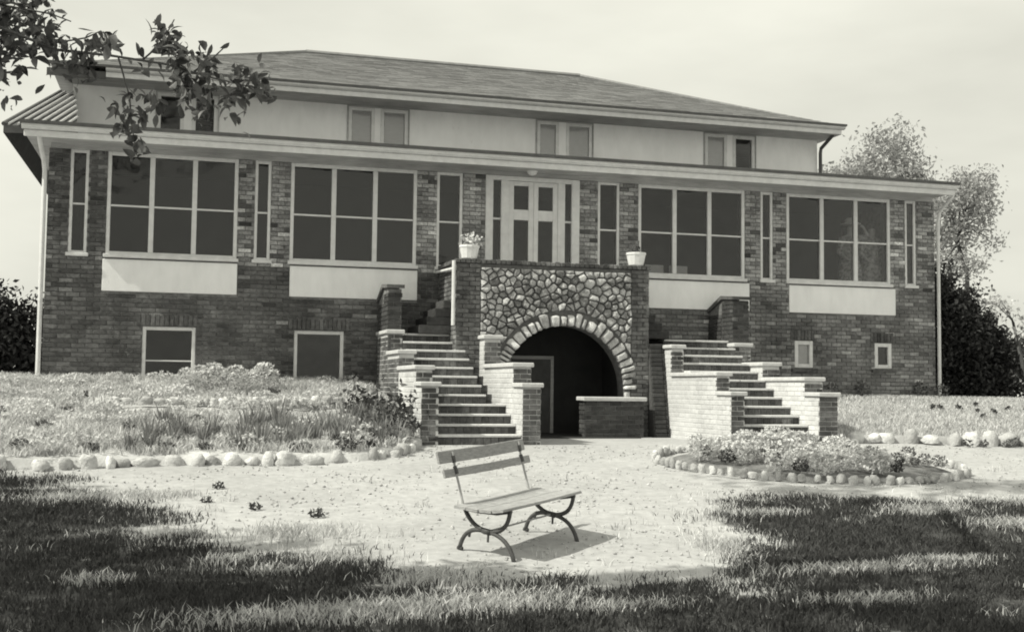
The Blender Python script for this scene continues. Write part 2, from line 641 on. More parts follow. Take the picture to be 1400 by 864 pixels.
def flush_bricks(key, parent, limit=300):
    lst = BRK.pop(key)
    full = [q for q in lst if abs(q[3] - BL) < 1e-4]
    full.sort(key=lambda q: (Vector((q[0].x, q[0].y, q[4])) - CAM).length)
    chosen = set(id(q) for q in full[:limit])
    me = {}
    for kind in ('brick', 'brick_light', 'brick_pale', 'brick_dark'):
        mb = MB()
        for q in lst:
            if id(q) in chosen or q[8] != kind:
                continue
            mb.add(brick_verts(q[0], q[1], q[2], q[3], q[4], q[5], q[6]), BF, q[7])
        if mb.v:
            part('brick_courses', mb, kind, parent, stuff=True)
    for q in full[:limit]:
        kind = q[8]
        if kind not in me:
            mb = MB().add(brick_verts(Vector((0, 0, 0)), Vector((1, 0, 0)), Vector((0, -1, 0)), BL, 0, BH, .004), BF)
            me[kind] = mesh_from('brick', mb)
            me[kind].materials.append(M[kind + '_piece'])
        o = bpy.data.objects.new('brick', me[kind])
        u = q[1]
        o.rotation_euler = (0, 0, math.atan2(u.y, u.x))
        link(o, parent, (q[0].x, q[0].y, q[4]))


# ------------------------------------------------------------------ terrain
def g(Y):
    return np.interp(Y, [-40, -20, -14, -11, -4, 0], [-.6, -.54, -.42, -.25, .37, .37])


BLx, BLy = [-40, -16, -8, -6.4, -4.7, -3.8, -3.2, -2.85, -2.78], [-7.5, -6.2, -5.8, -5.7, -5.55, -5.4, -4.9, -4.2, -4.0]
BRx, BRy = [3.84, 5.57, 7, 9, 22, 40], [-3.5, -4.0, -4.3, -4.6, -5.5, -7]


def bankL(X, Y):
    yb = np.interp(X, BLx, BLy)
    d = np.clip((Y - yb) / 5.6, 0, 1)
    return g(yb) + .08 + .95 * d ** .85


def bankR(X, Y):
    yb = np.interp(X, BRx, BRy)
    d = np.clip((Y - yb) / 4, 0, 1)
    return g(yb) + .10 + .63 * d ** .85


def wob(X, Y, a=.03, s=1.7):
    return a * (np.sin(X * s + 1.3 * np.sin(Y * s * .7)) * np.cos(Y * s * 1.2 + .5) + .5 * np.sin(3.1 * X * s + Y) * np.cos(2.7 * Y * s))


def in_poly(X, Y, poly):
    r = np.zeros(X.shape, bool)
    n = len(poly)
    for i in range(n):
        x0, y0 = poly[i]
        x1, y1 = poly[(i + 1) % n]
        c = ((y0 > Y) != (y1 > Y)) & (X < (x1 - x0) * (Y - y0) / (y1 - y0 + 1e-12) + x0)
        r ^= c
    return r


# where turf grows and tree shade is painted on the drive (world coordinates)
TURF = [
    [(-30, -5.9), (-8.3, -6.2), (-7.0, -6.9), (-6.6, -7.5), (-6.2, -8.6), (-5.9, -9.7), (-4.9, -10.2), (-4.35, -10.9),
     (-4.2, -11.7), (-3.4, -11.9), (-2.6, -11.75), (-1.9, -11.75), (-1.45, -11.0), (-.95, -10.0), (-1.2, -9.2), (-.6, -8.6), (.4, -8.35),
     (1.6, -8.5), (2.4, -8.3), (3.6, -9.2), (30, -12), (30, -40), (-30, -40)],
]


def turf_mask(X, Y):
    r = np.zeros(X.shape, bool)
    jx = .22 * np.sin(Y * 3.1 + X) + .14 * np.sin(X * 5.3 + 2 * Y)
    jy = .18 * np.sin(X * 2.7 - Y) + .12 * np.sin(Y * 6.1 + 1.5 * X)
    for p in TURF:
        r |= in_poly(X + jx + .3 * np.sin(Y * 1.3 + 2.2 * np.sin(X * 1.9)), Y + jy + .25 * np.sin(X * 1.7 + 1.9 * np.sin(Y * 2.3)), p)
    return r


def grid_mesh(xs, ys, zf):
    X, Y = np.meshgrid(xs, ys)
    Z = zf(X, Y)
    V = np.stack([X, Y, Z], -1).reshape(-1, 3)
    nx, ny = len(xs), len(ys)
    i = (np.arange(ny - 1)[:, None] * nx + np.arange(nx - 1)[None]).reshape(-1, 1)
    return V, np.concatenate([i, i + 1, i + 1 + nx, i + nx], 1)


xs = np.concatenate([[-900, -300, -100, -50, -30, -20], np.arange(-15, 12, .14), [12, 16, 24, 40, 80, 200, 400, 900]])
ys = np.concatenate([[-300, -100, -40, -28, -22], np.arange(-18, -1, .14), [0, 3, 8, 14, 20, 40, 80, 160, 400, 900]])


def ground_z(X, Y):
    return g(Y) + wob(X, Y, .012, 2.3) * ((Y < -4.2) & (Y > -18) & (abs(X) < 14))


V, Fc = grid_mesh(xs, ys, ground_z)
go = raw_part('ground', V, Fc, 'ground', smooth=True)
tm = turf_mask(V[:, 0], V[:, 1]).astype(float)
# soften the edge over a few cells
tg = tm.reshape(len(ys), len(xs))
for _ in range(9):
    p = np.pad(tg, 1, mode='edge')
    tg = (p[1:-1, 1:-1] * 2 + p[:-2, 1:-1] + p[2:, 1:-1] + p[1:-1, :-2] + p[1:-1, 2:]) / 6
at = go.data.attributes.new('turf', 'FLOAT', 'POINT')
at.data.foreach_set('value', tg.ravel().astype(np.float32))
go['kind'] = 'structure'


def bank_sheet(name, m, xs, f, bx, by, side):
    ts = np.concatenate([[-.004], np.linspace(0, .35, 40), np.linspace(.36, 1, 20)])
    V = []
    for x in xs:
        yb = np.interp(x, bx, by)
        for i, tt in enumerate(ts):
            y = yb + tt * (16 - yb)
            z = f(np.array(x), np.array(y)) + wob(np.array(x), np.array(y), .03, 2.1) * min(1, max(0, tt) * 12)
            if i == 0:
                z -= .25
            V.append((x, y, float(z)))
    n = len(ts)
    i = (np.arange(len(xs) - 1)[:, None] * n + np.arange(n - 1)[None]).reshape(-1, 1)
    Fc = np.concatenate([i, i + n, i + n + 1, i + 1], 1)
    o = raw_part(name, V, Fc, m, smooth=True)
    o['kind'] = 'structure'
    return o


bank_sheet('planted_bank', 'bank', np.concatenate([[-40, -28, -20], np.linspace(-15, -2.76, 80)]), bankL, BLx, BLy, -1)
bank_sheet('lawn_bank', 'lawn', np.concatenate([np.linspace(3.82, 14, 60), [18, 24, 32, 40]]), bankR, BRx, BRy, 1)

# ------------------------------------------------------------------ clubhouse
XL, XR = -8.2, 8.45
house = thing('clubhouse', (0, 4, .4), 'long two-storey clubhouse with glazed brick porch, white upper walls and grey hip roof', 'building')
SILL, HEAD = 3.29, 5.0
FLOOR = 2.9
WIN = [(-7.87, -7.58, 1), (-7.29, -5.19, 3), (-4.91, -4.64, 1), (-4.31, -2.11, 3), (-1.75, -1.28, 1), (1.28, 1.71, 1), (2.08, 4.26, 3),
       (4.60, 4.86, 1), (5.15, 7.44, 3), (7.78, 8.03, 1)]
BAS = [(-6.67, -5.82, 1.0, 2.13), (-4.20, -3.35, 1.0, 2.12), (5.32, 5.71, 1.63, 2.15), (7.07, 7.45, 1.64, 2.14)]
PAN = [(-7.33, -5.17), (-4.30, -2.08), (2.16, 4.36), (5.20, 7.55)]
DOOR = (-.86, .92)
holes = [(a, b, SILL, HEAD) for a, b, n in WIN] + list(BAS) + [(a, b, 2.69, 3.23) for a, b in PAN] + [(DOOR[0], DOOR[1], FLOOR, HEAD)]
# mortar-coloured backing wall, cut to a grid around the openings
zx = sorted({XL, XR} | {h[0] for h in holes} | {h[1] for h in holes})
zz = sorted({.2, HEAD} | {h[2] for h in holes} | {h[3] for h in holes})
mb = MB()
for i in range(len(zx) - 1):
    run = None
    for j in range(len(zz) - 1):
        cx, cz = (zx[i] + zx[i + 1]) / 2, (zz[j] + zz[j + 1]) / 2
        solid = not any(h[0] < cx < h[1] and h[2] < cz < h[3] for h in holes)
        if solid:
            run = (run[0], zz[j + 1]) if run else (zz[j], zz[j + 1])
        if (not solid or j == len(zz) - 2) and run:
            mb.box(zx[i], zx[i + 1], .012, .30, run[0], run[1])
            run = None
mb.box(XL, XL + .3, .302, 13, .2, 5.2)
mb.box(XR - .3, XR, .302, 13, .2, 5.2)
mb.box(XL + .3, XR - .3, 12.7, 13, .2, 5.2)
wall = part('porch_wall', mb, 'mortar', house)
def facade_kind(x, z, r):
    # weathered pale piers from the second window on, paler brick towards the right-hand end
    if z > 3.22 and x > -5.2:
        return 'brick_pale' if r.random() < .9 else 'brick'
    return 'brick'


brick_face('house', (XL, 0, 0), (1, 0, 0), (0, -1, 0), XR - XL, .7, HEAD - .01, facade_kind, [(h[0] - XL, h[1] - XL, h[2], h[3]) for h in holes])
flush_bricks('house', wall, 300)
# stucco panels under the wide windows
for a, b in PAN:
    part('stucco_panel', MB().bbox(a + .003, b - .003, -.012, .2, 2.693, 3.222, .006), 'stucco', house)


def window(parent, x0, x1, z0, z1, y, cols, fw=.055, mw=.075, split=.475, rail=.035, m='paint', pane='glass', sill=True, dep=.09, back=None):
    mb = MB()
    mb.bbox(x0, x0 + fw, y, y + dep, z0, z1, .006)
    mb.bbox(x1 - fw, x1, y, y + dep, z0, z1, .006)
    mb.bbox(x0 + fw, x1 - fw, y + .002, y + dep, z1 - fw, z1, .006)
    mb.bbox(x0 + fw, x1 - fw, y + .002, y + dep, z0, z0 + fw, .006)
    w = part('window', mb, m, parent)
    if sill:
        part('sill', MB().bbox(x0 - .03, x1 + .03, y - .06, y - .002, z0 - .045, z0 + .012, .006), m, w)
    cw = (x1 - x0 - 2 * fw - (cols - 1) * mw) / cols
    for i in range(cols):
        a = x0 + fw + i * (cw + mw)
        if i:
            part('mullion', MB().bbox(a - mw, a, y - .004, y + dep, z0 + fw, z1 - fw, .006), m, w)
        if split:
            zr = z0 + (z1 - z0) * split
            part('meeting_rail', MB().bbox(a, a + cw, y + .02, y + .07, zr - rail / 2, zr + rail / 2, .004), m, w)
            part('pane', MB().box(a, a + cw, y + .045, y + .051, z0 + fw, zr - rail / 2), pane, w)
            part('pane', MB().box(a, a + cw, y + .035, y + .041, zr + rail / 2, z1 - fw), pane, w)
        else:
            part('pane', MB().box(a, a + cw, y + .045, y + .051, z0 + fw, z1 - fw), pane, w)
        if back:
            h_ = z1 - (z1 - z0) * back
            part('blind', MB().box(a + .003, a + cw - .003, y + .053, y + .057, h_, z1 - fw), 'blind', w)
    return w


for a, b, n in WIN:
    narrow = n == 1
    window(house, a, b, SILL, HEAD, .0 if not narrow else .01, n, fw=.05 if narrow else .06, mw=.08, split=.48, rail=.03)
for k, (a, b, c, d) in enumerate(BAS):
    if k < 2:
        window(house, a, b, c, d, .02, 1, fw=.06, split=.5 if k == 0 else 0, rail=.02, sill=False)
    else:
        window(house, a, b, c, d, -.005, 1, fw=.075, split=0, sill=False, back=.96 if k == 2 else None)
# the brick soldier lintels and dark sills around basement windows
for k, (a, b, c, d) in enumerate(BAS):
    n = int((b - a + .2) / .075)
    for i in range(n):
        x = a - .1 + i * .075
        part('lintel_brick', MB().bbox(x + .005, x + .068, -.018, .02, d + .012, d + .20, .005), 'brick_piece', wall)
    if k > 1:
        part('window_ledge', MB().bbox(a - .08, b + .08, -.06, .02, c - .08, c - .012, .006), 'brick_piece', wall)

# entrance door: frame, sidelights, two glazed leaves
x0, x1 = DOOR
mb = MB()
for a, b in ((x0, x0 + .14), (x1 - .15, x1)):
    mb.bbox(a, b, -.02, .12, FLOOR, HEAD, .008)
for a, b in ((x0 + .29, x0 + .44), (x1 - .42, x1 - .28)):
    mb.bbox(a, b, -.018, .12, FLOOR, HEAD - .08, .008)
mb.bbox(x0 + .14, x1 - .15, -.016, .12, HEAD - .08, HEAD, .008)
door = part('entrance_door_frame', mb, 'paint', house)
for a, b in ((x0 + .14, x0 + .29), (x1 - .28, x1 - .15)):
    part('sidelight_pane', MB().box(a, b, .04, .046, FLOOR, HEAD - .08), 'glass', door)
    part('sidelight_bar', MB().bbox(a, b, .01, .07, 4.2, 4.235, .004), 'paint', door)
xa, xb = x0 + .44, x1 - .42
xm = (xa + xb) / 2
for a, b in ((xa, xm - .002), (xm + .002, xb)):
    mb = MB()
    mb.bbox(a, a + .09, .0, .05, FLOOR + .02, HEAD - .085, .006)
    mb.bbox(b - .09, b, .0, .05, FLOOR + .02, HEAD - .085, .006)
    for z, h_ in ((FLOOR + .02, .2), (4.21, .19), (HEAD - .165, .08)):
        mb.bbox(a + .09, b - .09, .001, .05, z, z + h_, .006)
    lf = part('door_leaf', mb, 'paint', house)
    part('pane', MB().box(a + .09, b - .09, .022, .028, FLOOR + .22, 4.21), 'glass', lf)
    part('pane', MB().box(a + .09, b - .09, .022, .028, 4.40, HEAD - .165), 'glass', lf)

# frieze, soffit, gutter and porch roof
part('frieze', MB().bbox(XL + .02, XR - .02, .0, .28, HEAD + .002, 5.2, .01), 'trim_grey', house)
part('soffit', MB().box(XL - .3, XR + .02, -.58, .28, 5.085, 5.1).box(XL - .3, XL + .02, .28, 9, 5.085, 5.1), 'trim_grey', house)
part('fascia', MB().bbox(-8.52, 8.49, -.62, -.582, 5.05, 5.155, .008), 'paint', house)
part('gutter', MB().prism([(-.70, 5.235), (-.70, 5.19), (-.66, 5.158), (-.60, 5.158), (-.60, 5.235), (-.615, 5.235), (-.615, 5.175), (-.655, 5.175),
                           (-.685, 5.2), (-.685, 5.235)][::-1], 'x', -8.55, 8.52), 'paint', house)
part('drip_edge', MB().box(-8.57, 8.54, -.73, -.58, 5.2365, 5.29), 'gutter', house)
mb = MB()
mb.prism([(-.58, 5.17), (3.0, 5.50), (3.0, 5.62), (-.60, 5.225)], 'x', -7.7, 8.5)
mb.prism([(-.58, 5.105), (8.5, 5.105), (8.5, 5.17), (-.58, 5.17)], 'x', -8.5, -7.7)
proof = part('porch_roof', mb, 'metal_roof', house)
# left hip of the porch roof in standing-seam metal
A, Bq, Cq, Dq = Vector((-8.82, -.6, 5.20)), Vector((-7.72, -.62, 5.235)), Vector((-8.36, 3.0, 6.62)), Vector((-8.12, 3.0, 6.60))
mb = MB()
dn = Vector((0, 0, -.12))
P = [A, Bq, Dq, Cq]
mb.add(P + [p + dn for p in P], [(0, 1, 2, 3), (7, 6, 5, 4), (0, 4, 5, 1), (1, 5, 6, 2), (2, 6, 7, 3), (3, 7, 4, 0)])
mb.add([A, A + dn, Cq, Cq + dn, Vector((-8.36, 9, 6.6)), Vector((-8.82, 9, 5.2)), Vector((-8.82, 9, 5.08))],
       [(0, 2, 4, 5), (0, 5, 6, 1)])
hip = part('porch_hip', mb, 'metal_roof', house)
nseam = 8
for i in range(nseam):
    f = (i + .6) / nseam
    p0 = A.lerp(Bq, f)
    d = (Cq - A)
    # seams run parallel to the hip until they meet the wall edge
    s_ = 1.0
    for k in range(60):
        q = p0 + d * (k / 60)
        edge = Bq.lerp(Dq, k / 60)
        if q.x > edge.x:
            s_ = k / 60
            break
    if s_ < .08:
        continue
    p1 = p0 + d * s_
    up = Vector((0, -.012, .02))
    part('roof_seam', MB().tube([p0 + up, p1 + up], .02, 5), 'seam', hip)
part('hip_ridge', MB().tube([A + Vector((0, 0, .02)), Cq + Vector((0, 0, .02))], .035, 6), 'gutter', hip)

# upper storey
UX0, UX1 = -8.14, 7.58
UW = [(-6.62, -6.12), (-5.97, -5.49), (-2.95, -2.42), (-2.30, -1.74), (1.00, 1.48), (1.64, 2.22), (4.83, 5.36), (5.50, 6.03)]
mb = MB()
e = [UX0] + [q for w in UW for q in w] + [UX1]
for i in range(0, len(e), 2):
    mb.box(e[i], e[i + 1], 3.0, 3.25, 5.2, 6.95)
for a, b in UW:
    mb.box(a, b, 3.0, 3.25, 6.77, 6.95)
    mb.box(a, b, 3.0, 3.25, 5.2, 5.95)
mb.box(UX0, UX0 + .25, 3.25, 13, 5.2, 6.95).box(UX1 - .25, UX1, 3.25, 13, 5.2, 6.95).box(UX0 + .25, UX1 - .25, 12.75, 13, 5.2, 6.95)
part('upper_wall', mb, 'stucco', house)
for k, (a, b) in enumerate(UW):
    window(house, a, b, 5.95, 6.77, 2.985, 1, fw=.07, split=0, sill=False, back=None if k in (0, 1, 7) else .97)
# dark casing strips round the paired windows
for k in range(0, 8, 2):
    a, b = UW[k][0], UW[k + 1][1]
    mb = MB()
    mb.bbox(a - .03, a - .004, 2.975, 3.0, 5.9, 6.80, .004).bbox(b + .004, b + .03, 2.975, 3.0, 5.9, 6.80, .004)
    mb.bbox(a - .004, b + .004, 2.975, 3.0, 6.774, 6.80, .004)
    part('window_casing', mb, 'trim_grey', house)
# upper eaves
EX0, EX1, EY0, EY1 = -8.42, 7.76, 2.3, 13.7
part('upper_soffit', MB().box(EX0, EX1, EY0, EY1, 6.80, 6.83), 'trim_grey', house)
mb = MB().bbox(EX0 + .9, EX1, EY0 - .03, EY0 - .001, 6.80, 6.90, .006)
part('upper_fascia', mb, 'paint', house)
mb = MB().bbox(EX0 - .12, EX0 + .898, EY0 - .03, EY0 - .001, 6.76, 6.90, .006)
part('upper_fascia_end', mb, 'gutter', house)
part('upper_gutter', MB().prism([(EY0 - .10, 6.965), (EY0 - .10, 6.93), (EY0 - .06, 6.903), (EY0 + .01, 6.903), (EY0 + .01, 6.965)][::-1], 'x', EX0 + .9, EX1 + .06),
     'paint', house)
part('upper_drip_edge', MB().box(EX0 - .12, EX1 + .08, EY0 - .13, EY0, 6.967, 7.01), 'gutter', house)
# hip roof laid in shingle courses
RZ0, RZ1, RXA, RXB, RY = 6.90, 9.2, -3.35, 3.65, 8.0
mb = MB()
NC = 38


def lerp(a, b, f):
    return a + (b - a) * f


for k in range(NC):
    f0, f1 = k / NC, (k + 1.12) / NC
    f1 = min(f1, 1)
    lift = .014

    def ring(f, dz):
        xa, xb = lerp(EX0 - .06, RXA, f), lerp(EX1 + .06, RXB, f)
        ya, yb = lerp(EY0 - .06, RY, f), lerp(EY1 + .06, RY, f)
        z = lerp(RZ0 + .08, RZ1, f) + dz
        return [Vector((xa, ya, z)), Vector((xb, ya, z)), Vector((xb, yb, z)), Vector((xa, yb, z))]
    a, b = ring(f0, lift), ring(f1, 0)
    for sde in range(4):
        p, q, r_, s_ = a[sde], a[(sde + 1) % 4], b[(sde + 1) % 4], b[sde]
        nseg = max(1, int((q - p).length / .30))
        st = random.random()
        for i in range(nseg):
            t0, t1 = i / nseg, (i + 1) / nseg
            o0 = random.uniform(-.004, .004)
            up = Vector((0, 0, o0))
            vs = [p.lerp(q, t0) + up, p.lerp(q, t1) + up, s_.lerp(r_, t1), s_.lerp(r_, t0)]
            mb.add(vs + [vs[0] - Vector((0, 0, .02)), vs[1] - Vector((0, 0, .02))], [(0, 1, 2, 3), (4, 5, 1, 0)], random.uniform(.88, 1.10))
roof = part('roof', mb, 'roof', house)
roof_ridge = part('ridge_cap', MB().tube([(RXA, RY, RZ1 + .02), (RXB, RY, RZ1 + .02)], .06, 6)
                  .tube([(EX0, EY0, RZ0 + .06), (RXA, RY, RZ1 + .02)], .05, 6).tube([(EX1, EY0, RZ0 + .06), (RXB, RY, RZ1 + .02)], .05, 6), 'roof', roof)

# porch room
mb = MB()
mb.box(XL + .3, XR - .3, .32, 2.95, 2.6, FLOOR)
part('porch_floor', mb, 'floor_in', house)
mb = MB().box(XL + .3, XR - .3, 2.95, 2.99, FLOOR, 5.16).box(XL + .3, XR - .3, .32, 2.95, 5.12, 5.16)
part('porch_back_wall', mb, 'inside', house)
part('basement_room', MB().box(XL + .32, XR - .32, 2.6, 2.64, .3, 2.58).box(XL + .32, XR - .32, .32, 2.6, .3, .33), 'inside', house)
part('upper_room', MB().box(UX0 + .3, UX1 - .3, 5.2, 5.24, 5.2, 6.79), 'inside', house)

# downspouts
part('downspout', MB().tube([(-8.3, -.6, 5.16), (-8.29, -.5, 5.0), (-8.26, -.14, 4.75), (-8.25, -.07, 4.6), (-8.25, -.07, .6)], .038, 8), 'paint', house)
part('downspout', MB().tube([(8.5, -.6, 5.16), (8.5, -.5, 5.02), (8.5, -.12, 4.8), (8.5, -.06, 4.6), (8.5, -.06, .6)], .034, 8), 'paint', house)
part('downspout', MB().tube([(7.62, 2.3, 6.9), (7.62, 2.45, 6.78), (7.62, 2.9, 6.6), (7.62, 2.93, 6.5), (7.62, 2.93, 5.3)], .04, 8), 'gutter', house)
# globe lamp above the entrance
lmp = part('porch_lamp', MB().lathe([(.02, -.11), (.07, -.09), (.1, -.04), (.105, 0), (.09, .06), (.05, .09), (.045, .13)], (-.03, -.14, 5.12), 14), 'lamp', house, smooth=True)
part('lamp_bracket', MB().tube([(-.03, -.14, 5.25), (-.03, .02, 5.25)], .02, 6), 'gutter', lmp)

# ------------------------------------------------------------------ entrance terrace with rubble arch
TY, TX0, TX1, TTOP = -1.4, -1.69, 1.72, 3.24
ter = thing('entrance_terrace', (0, -.8, .37), 'raised brick entrance terrace faced with rubble stone above a dark round arch', 'terrace')
AC, AZ, AR = .20, 1.17, 1.075
mb = MB()
# front wall with the arch cut out, in thin columns
N = 26
xe = [AC - AR * math.cos(math.pi * i / N) for i in range(N + 1)]
for i in range(N):
    a, b = xe[i], xe[i + 1]
    za = AZ + math.sqrt(max(0, AR ** 2 - (a - AC) ** 2))
    zb = AZ + math.sqrt(max(0, AR ** 2 - (b - AC) ** 2))
    v = [(a, TY + .02, za), (b, TY + .02, zb), (b, TY + .02, TTOP), (a, TY + .02, TTOP), (a, TY + .32, za), (b, TY + .32, zb), (b, TY + .32, TTOP), (a, TY + .32, TTOP)]
    mb.add(v, [(0, 1, 2, 3), (5, 4, 7, 6), (0, 4, 5, 1), (3, 2, 6, 7)])
mb.box(TX0 + .012, xe[0], TY + .02, TY + .32, .2, TTOP)
mb.box(xe[-1], TX1 - .012, TY + .02, TY + .32, .2, TTOP)
mb.box(TX0 + .012, TX0 + .32, TY + .322, -.002, .2, TTOP)
mb.box(TX1 - .32, TX1 - .012, TY + .322, -.002, .2, TTOP)
tw = part('terrace_wall', mb, 'rubble_mortar', ter)
part('terrace_floor', MB().box(TX0 + .322, TX1 - .322, TY + .322, -.002, FLOOR - .22, FLOOR - .05), 'cap', ter)
# brick corner piers and side walls
brick_face('terrace', (TX0, TY, 0), (1, 0, 0), (0, -1, 0), .40, .3, TTOP, 'brick', seed=1)
brick_face('terrace', (TX1 - .32, TY, 0), (1, 0, 0), (0, -1, 0), .32, .3, TTOP, 'brick', seed=2)
brick_face('terrace', (TX0, -.01, 0), (0, -1, 0), (-1, 0, 0), 1.39, 1.0, TTOP, 'brick', seed=3)
brick_face('terrace', (TX1, TY, 0), (0, 1, 0), (1, 0, 0), 1.39, 1.0, TTOP, 'brick', seed=4)
flush_bricks('terrace', tw, 300)
# header course along the parapet
for side in range(3):
    n = 40 if side == 0 else 15
    for i in range(n):
        if side == 0:
            x = TX0 - .03 + i * (TX1 - TX0 + .06) / n
            bb = (x + .005, x + (TX1 - TX0 + .06) / n - .005, TY - .03, TY + .2)
        else:
            y = TY + .21 + i * .078
            bb = (TX0 - .03, TX0 + .2, y, y + .068) if side == 1 else (TX1 - .2, TX1 + .03, y, y + .068)
        part('coping_brick', MB().bbox(*bb, TTOP + .004, TTOP + .068 + random.uniform(-.006, .008), .006), 'brick_piece', tw)


# rubble: clipped Voronoi stones
def clip(poly, nx, ny, c):
    r = []
    n = len(poly)
    for i in range(n):
        a, b = poly[i], poly[(i + 1) % n]
        da, db = a[0] * nx + a[1] * ny - c, b[0] * nx + b[1] * ny - c
        if da <= 0:
            r.append(a)
        if da * db < 0:
            f = da / (da - db)
            r.append((a[0] + (b[0] - a[0]) * f, a[1] + (b[1] - a[1]) * f))
    return r


def stone_mesh(poly, y, proud, gap=.010):
    """a rounded stone standing proud of the wall plane y"""
    n = len(poly)
    cx = sum(p[0] for p in poly) / n
    cz = sum(p[1] for p in poly) / n
    # subdivide the outline so corners can be rounded
    ring = []
    for i in range(n):
        a, b = poly[i], poly[(i + 1) % n]
        k1 = random.uniform(0, .10)
        ring.append((a[0] * (.92 - k1) + cx * k1 + b[0] * .08, a[1] * (.92 - k1) + cz * k1 + b[1] * .08))
        k2 = random.uniform(0, .10)
        ring.append(((a[0] + b[0]) / 2 * (1 - k2) + cx * k2, (a[1] + b[1]) / 2 * (1 - k2) + cz * k2))
    rr = []
    for x, z in ring:
        d = math.hypot(x - cx, z - cz)
        k = max(.3, (d - gap) / d) if d > 0 else 1
        rr.append((cx + (x - cx) * k, cz + (z - cz) * k))
    m_ = len(rr)
    v, f = [], []
    tilt = random.uniform(-.3, .3), random.uniform(-.3, .3)
    for sc, dep in ((1, -.05), (1, proud * .35), (.86, proud * .8), (.5, proud * 1.05)):
        for x, z in rr:
            jx = random.uniform(-.004, .004) if sc < 1 else 0
            xx, zz_ = cx + (x - cx) * sc + jx, cz + (z - cz) * sc
            v.append((xx, y - dep - (tilt[0] * (xx - cx) + tilt[1] * (zz_ - cz)) * (1 if sc < 1 else .3) - random.uniform(0, .005), zz_))
    v.append((cx, y - proud * 1.1, cz))
    for k in range(3):
        for i in range(m_):
            f.append((k * m_ + i, k * m_ + (i + 1) % m_, (k + 1) * m_ + (i + 1) % m_, (k + 1) * m_ + i))
    for i in range(m_):
        f.append((3 * m_ + i, 3 * m_ + (i + 1) % m_, 4 * m_))
    return MB().add(v, f)


RX0, RX1, RZA, RZB = -1.285, 1.395, .45, TTOP - .06
seeds = []
tries = 0
rs = random.Random(5)
while tries < 9000:
    tries += 1
    x, z = rs.uniform(RX0, RX1), rs.uniform(RZA, RZB)
    d = math.hypot(x - AC, z - AZ) if z > AZ else abs(x - AC)
    if d < AR + .27:
        continue
    big = rs.choice((.075, .09, .11, .13, .16))
    if all((x - p[0]) ** 2 * .8 + (z - p[1]) ** 2 * 1.5 > ((big + p[2]) / 2) ** 2 for p in seeds):
        seeds.append((x, z, big))
for i, (x, z, b_) in enumerate(seeds):
    poly = [(max(RX0, x - .2), max(RZA, z - .2)), (min(RX1, x + .2), max(RZA, z - .2)), (min(RX1, x + .2), min(RZB, z + .2)), (max(RX0, x - .2), min(RZB, z + .2))]
    for j, (x2, z2, b2) in enumerate(seeds):
        if i == j or abs(x2 - x) > .45 or abs(z2 - z) > .45:
            continue
        nx, nz = x2 - x, z2 - z
        L = math.hypot(nx, nz)
        nx, nz = nx / L, nz / L
        poly = clip(poly, nx, nz, (x + x2) / 2 * nx + (z + z2) / 2 * nz)
        if len(poly) < 3:
            break
    # keep clear of the ring of arch stones
    dx, dz = x - AC, max(0, z - AZ)
    L = math.hypot(dx, dz)
    dx, dz = -dx / L, -dz / L
    lim = -(AR + .245) + (AC * dx + (AZ if z > AZ else z) * dz)
    if len(poly) >= 3:
        poly = clip(poly, dx, dz, lim)
    if len(poly) >= 3:
        part('rubble_stone', stone_mesh(poly, TY + .01, rs.uniform(.025, .08), .006), 'rubble', tw, smooth=False)
ang = [0]
while ang[-1] < math.pi:
    ang.append(ang[-1] + rs.uniform(.055, .17))
ang = [q * math.pi / ang[-1] for q in ang]
for i in range(len(ang) - 1):
    a0 = ang[i] + .006
    a1 = ang[i + 1] - .006
    r1 = AR + rs.uniform(.15, .26)
    r0 = AR - .015
    poly = []
    for (aa, r_) in ((a0, r0), (a0, r1), ((a0 + a1) / 2, r1 + .01), (a1, r1), (a1, r0)):
        poly.append((AC - r_ * math.cos(aa), AZ + r_ * math.sin(aa)))
    poly = poly[::-1]
    # wind so that it faces the viewer
    part('arch_stone', stone_mesh(poly[::-1], TY + .0, rs.uniform(.03, .085), .007), 'vouss', tw)
z = .42
while z < AZ - .05:
    hh = rs.uniform(.13, .2)
    for xa, wv in ((AC - AR - .2, .2), (AC + AR - .005, .12)):
        poly = [(xa, z), (xa + wv, z), (xa + wv, z + hh - .012), (xa, z + hh - .012)]
        part('arch_stone', stone_mesh(poly, TY + .0, rs.uniform(.02, .05), .008), 'vouss', tw)
    z += hh
# grotto fittings; lining and floor slab are dark to paint in its shade
part('grotto_shade_lining', MB().box(TX0 + .33, TX1 - .33, -.05, -.004, .2, 2.6).box(TX0 + .322, TX0 + .36, TY + .33, -.05, .2, 2.6).box(TX1 - .36, TX1 - .322, TY + .33, -.05, .2, 2.6), 'inside', ter)
part('grotto_floor_shade', MB().box(TX0 + .37, TX1 - .37, TY - .6, -.05, .2, .385), 'inside', ter)
gd = part('grotto_door_frame', MB().bbox(-.44, -.38, -.11, -.052, .3, 1.76, .004).bbox(.36, .42, -.11, -.052, .3, 1.76, .004).bbox(-.38, .36, -.109, -.052, 1.70, 1.76, .004), 'trim_grey', ter)
part('grotto_door', MB().bbox(-.38, .36, -.09, -.06, .3, 1.70, .004), 'metal_roof', gd)
lw = part('low_wall', MB().box(.46, 1.5, -1.73, -1.45, .25, .97), 'mortar', ter)
brick_face('low', (.46, -1.742, 0), (1, 0, 0), (0, -1, 0), 1.04, .3, .97, 'brick_dark', seed=9)
brick_face('low', (.448, -1.45, 0), (0, -1, 0), (-1, 0, 0), .28, .3, .97, 'brick_dark', seed=8)
flush_bricks('low', lw, 60)
part('low_wall_cap', MB().bbox(.40, 1.54, -1.80, -1.42, .98, 1.05, .012), 'cap', ter)
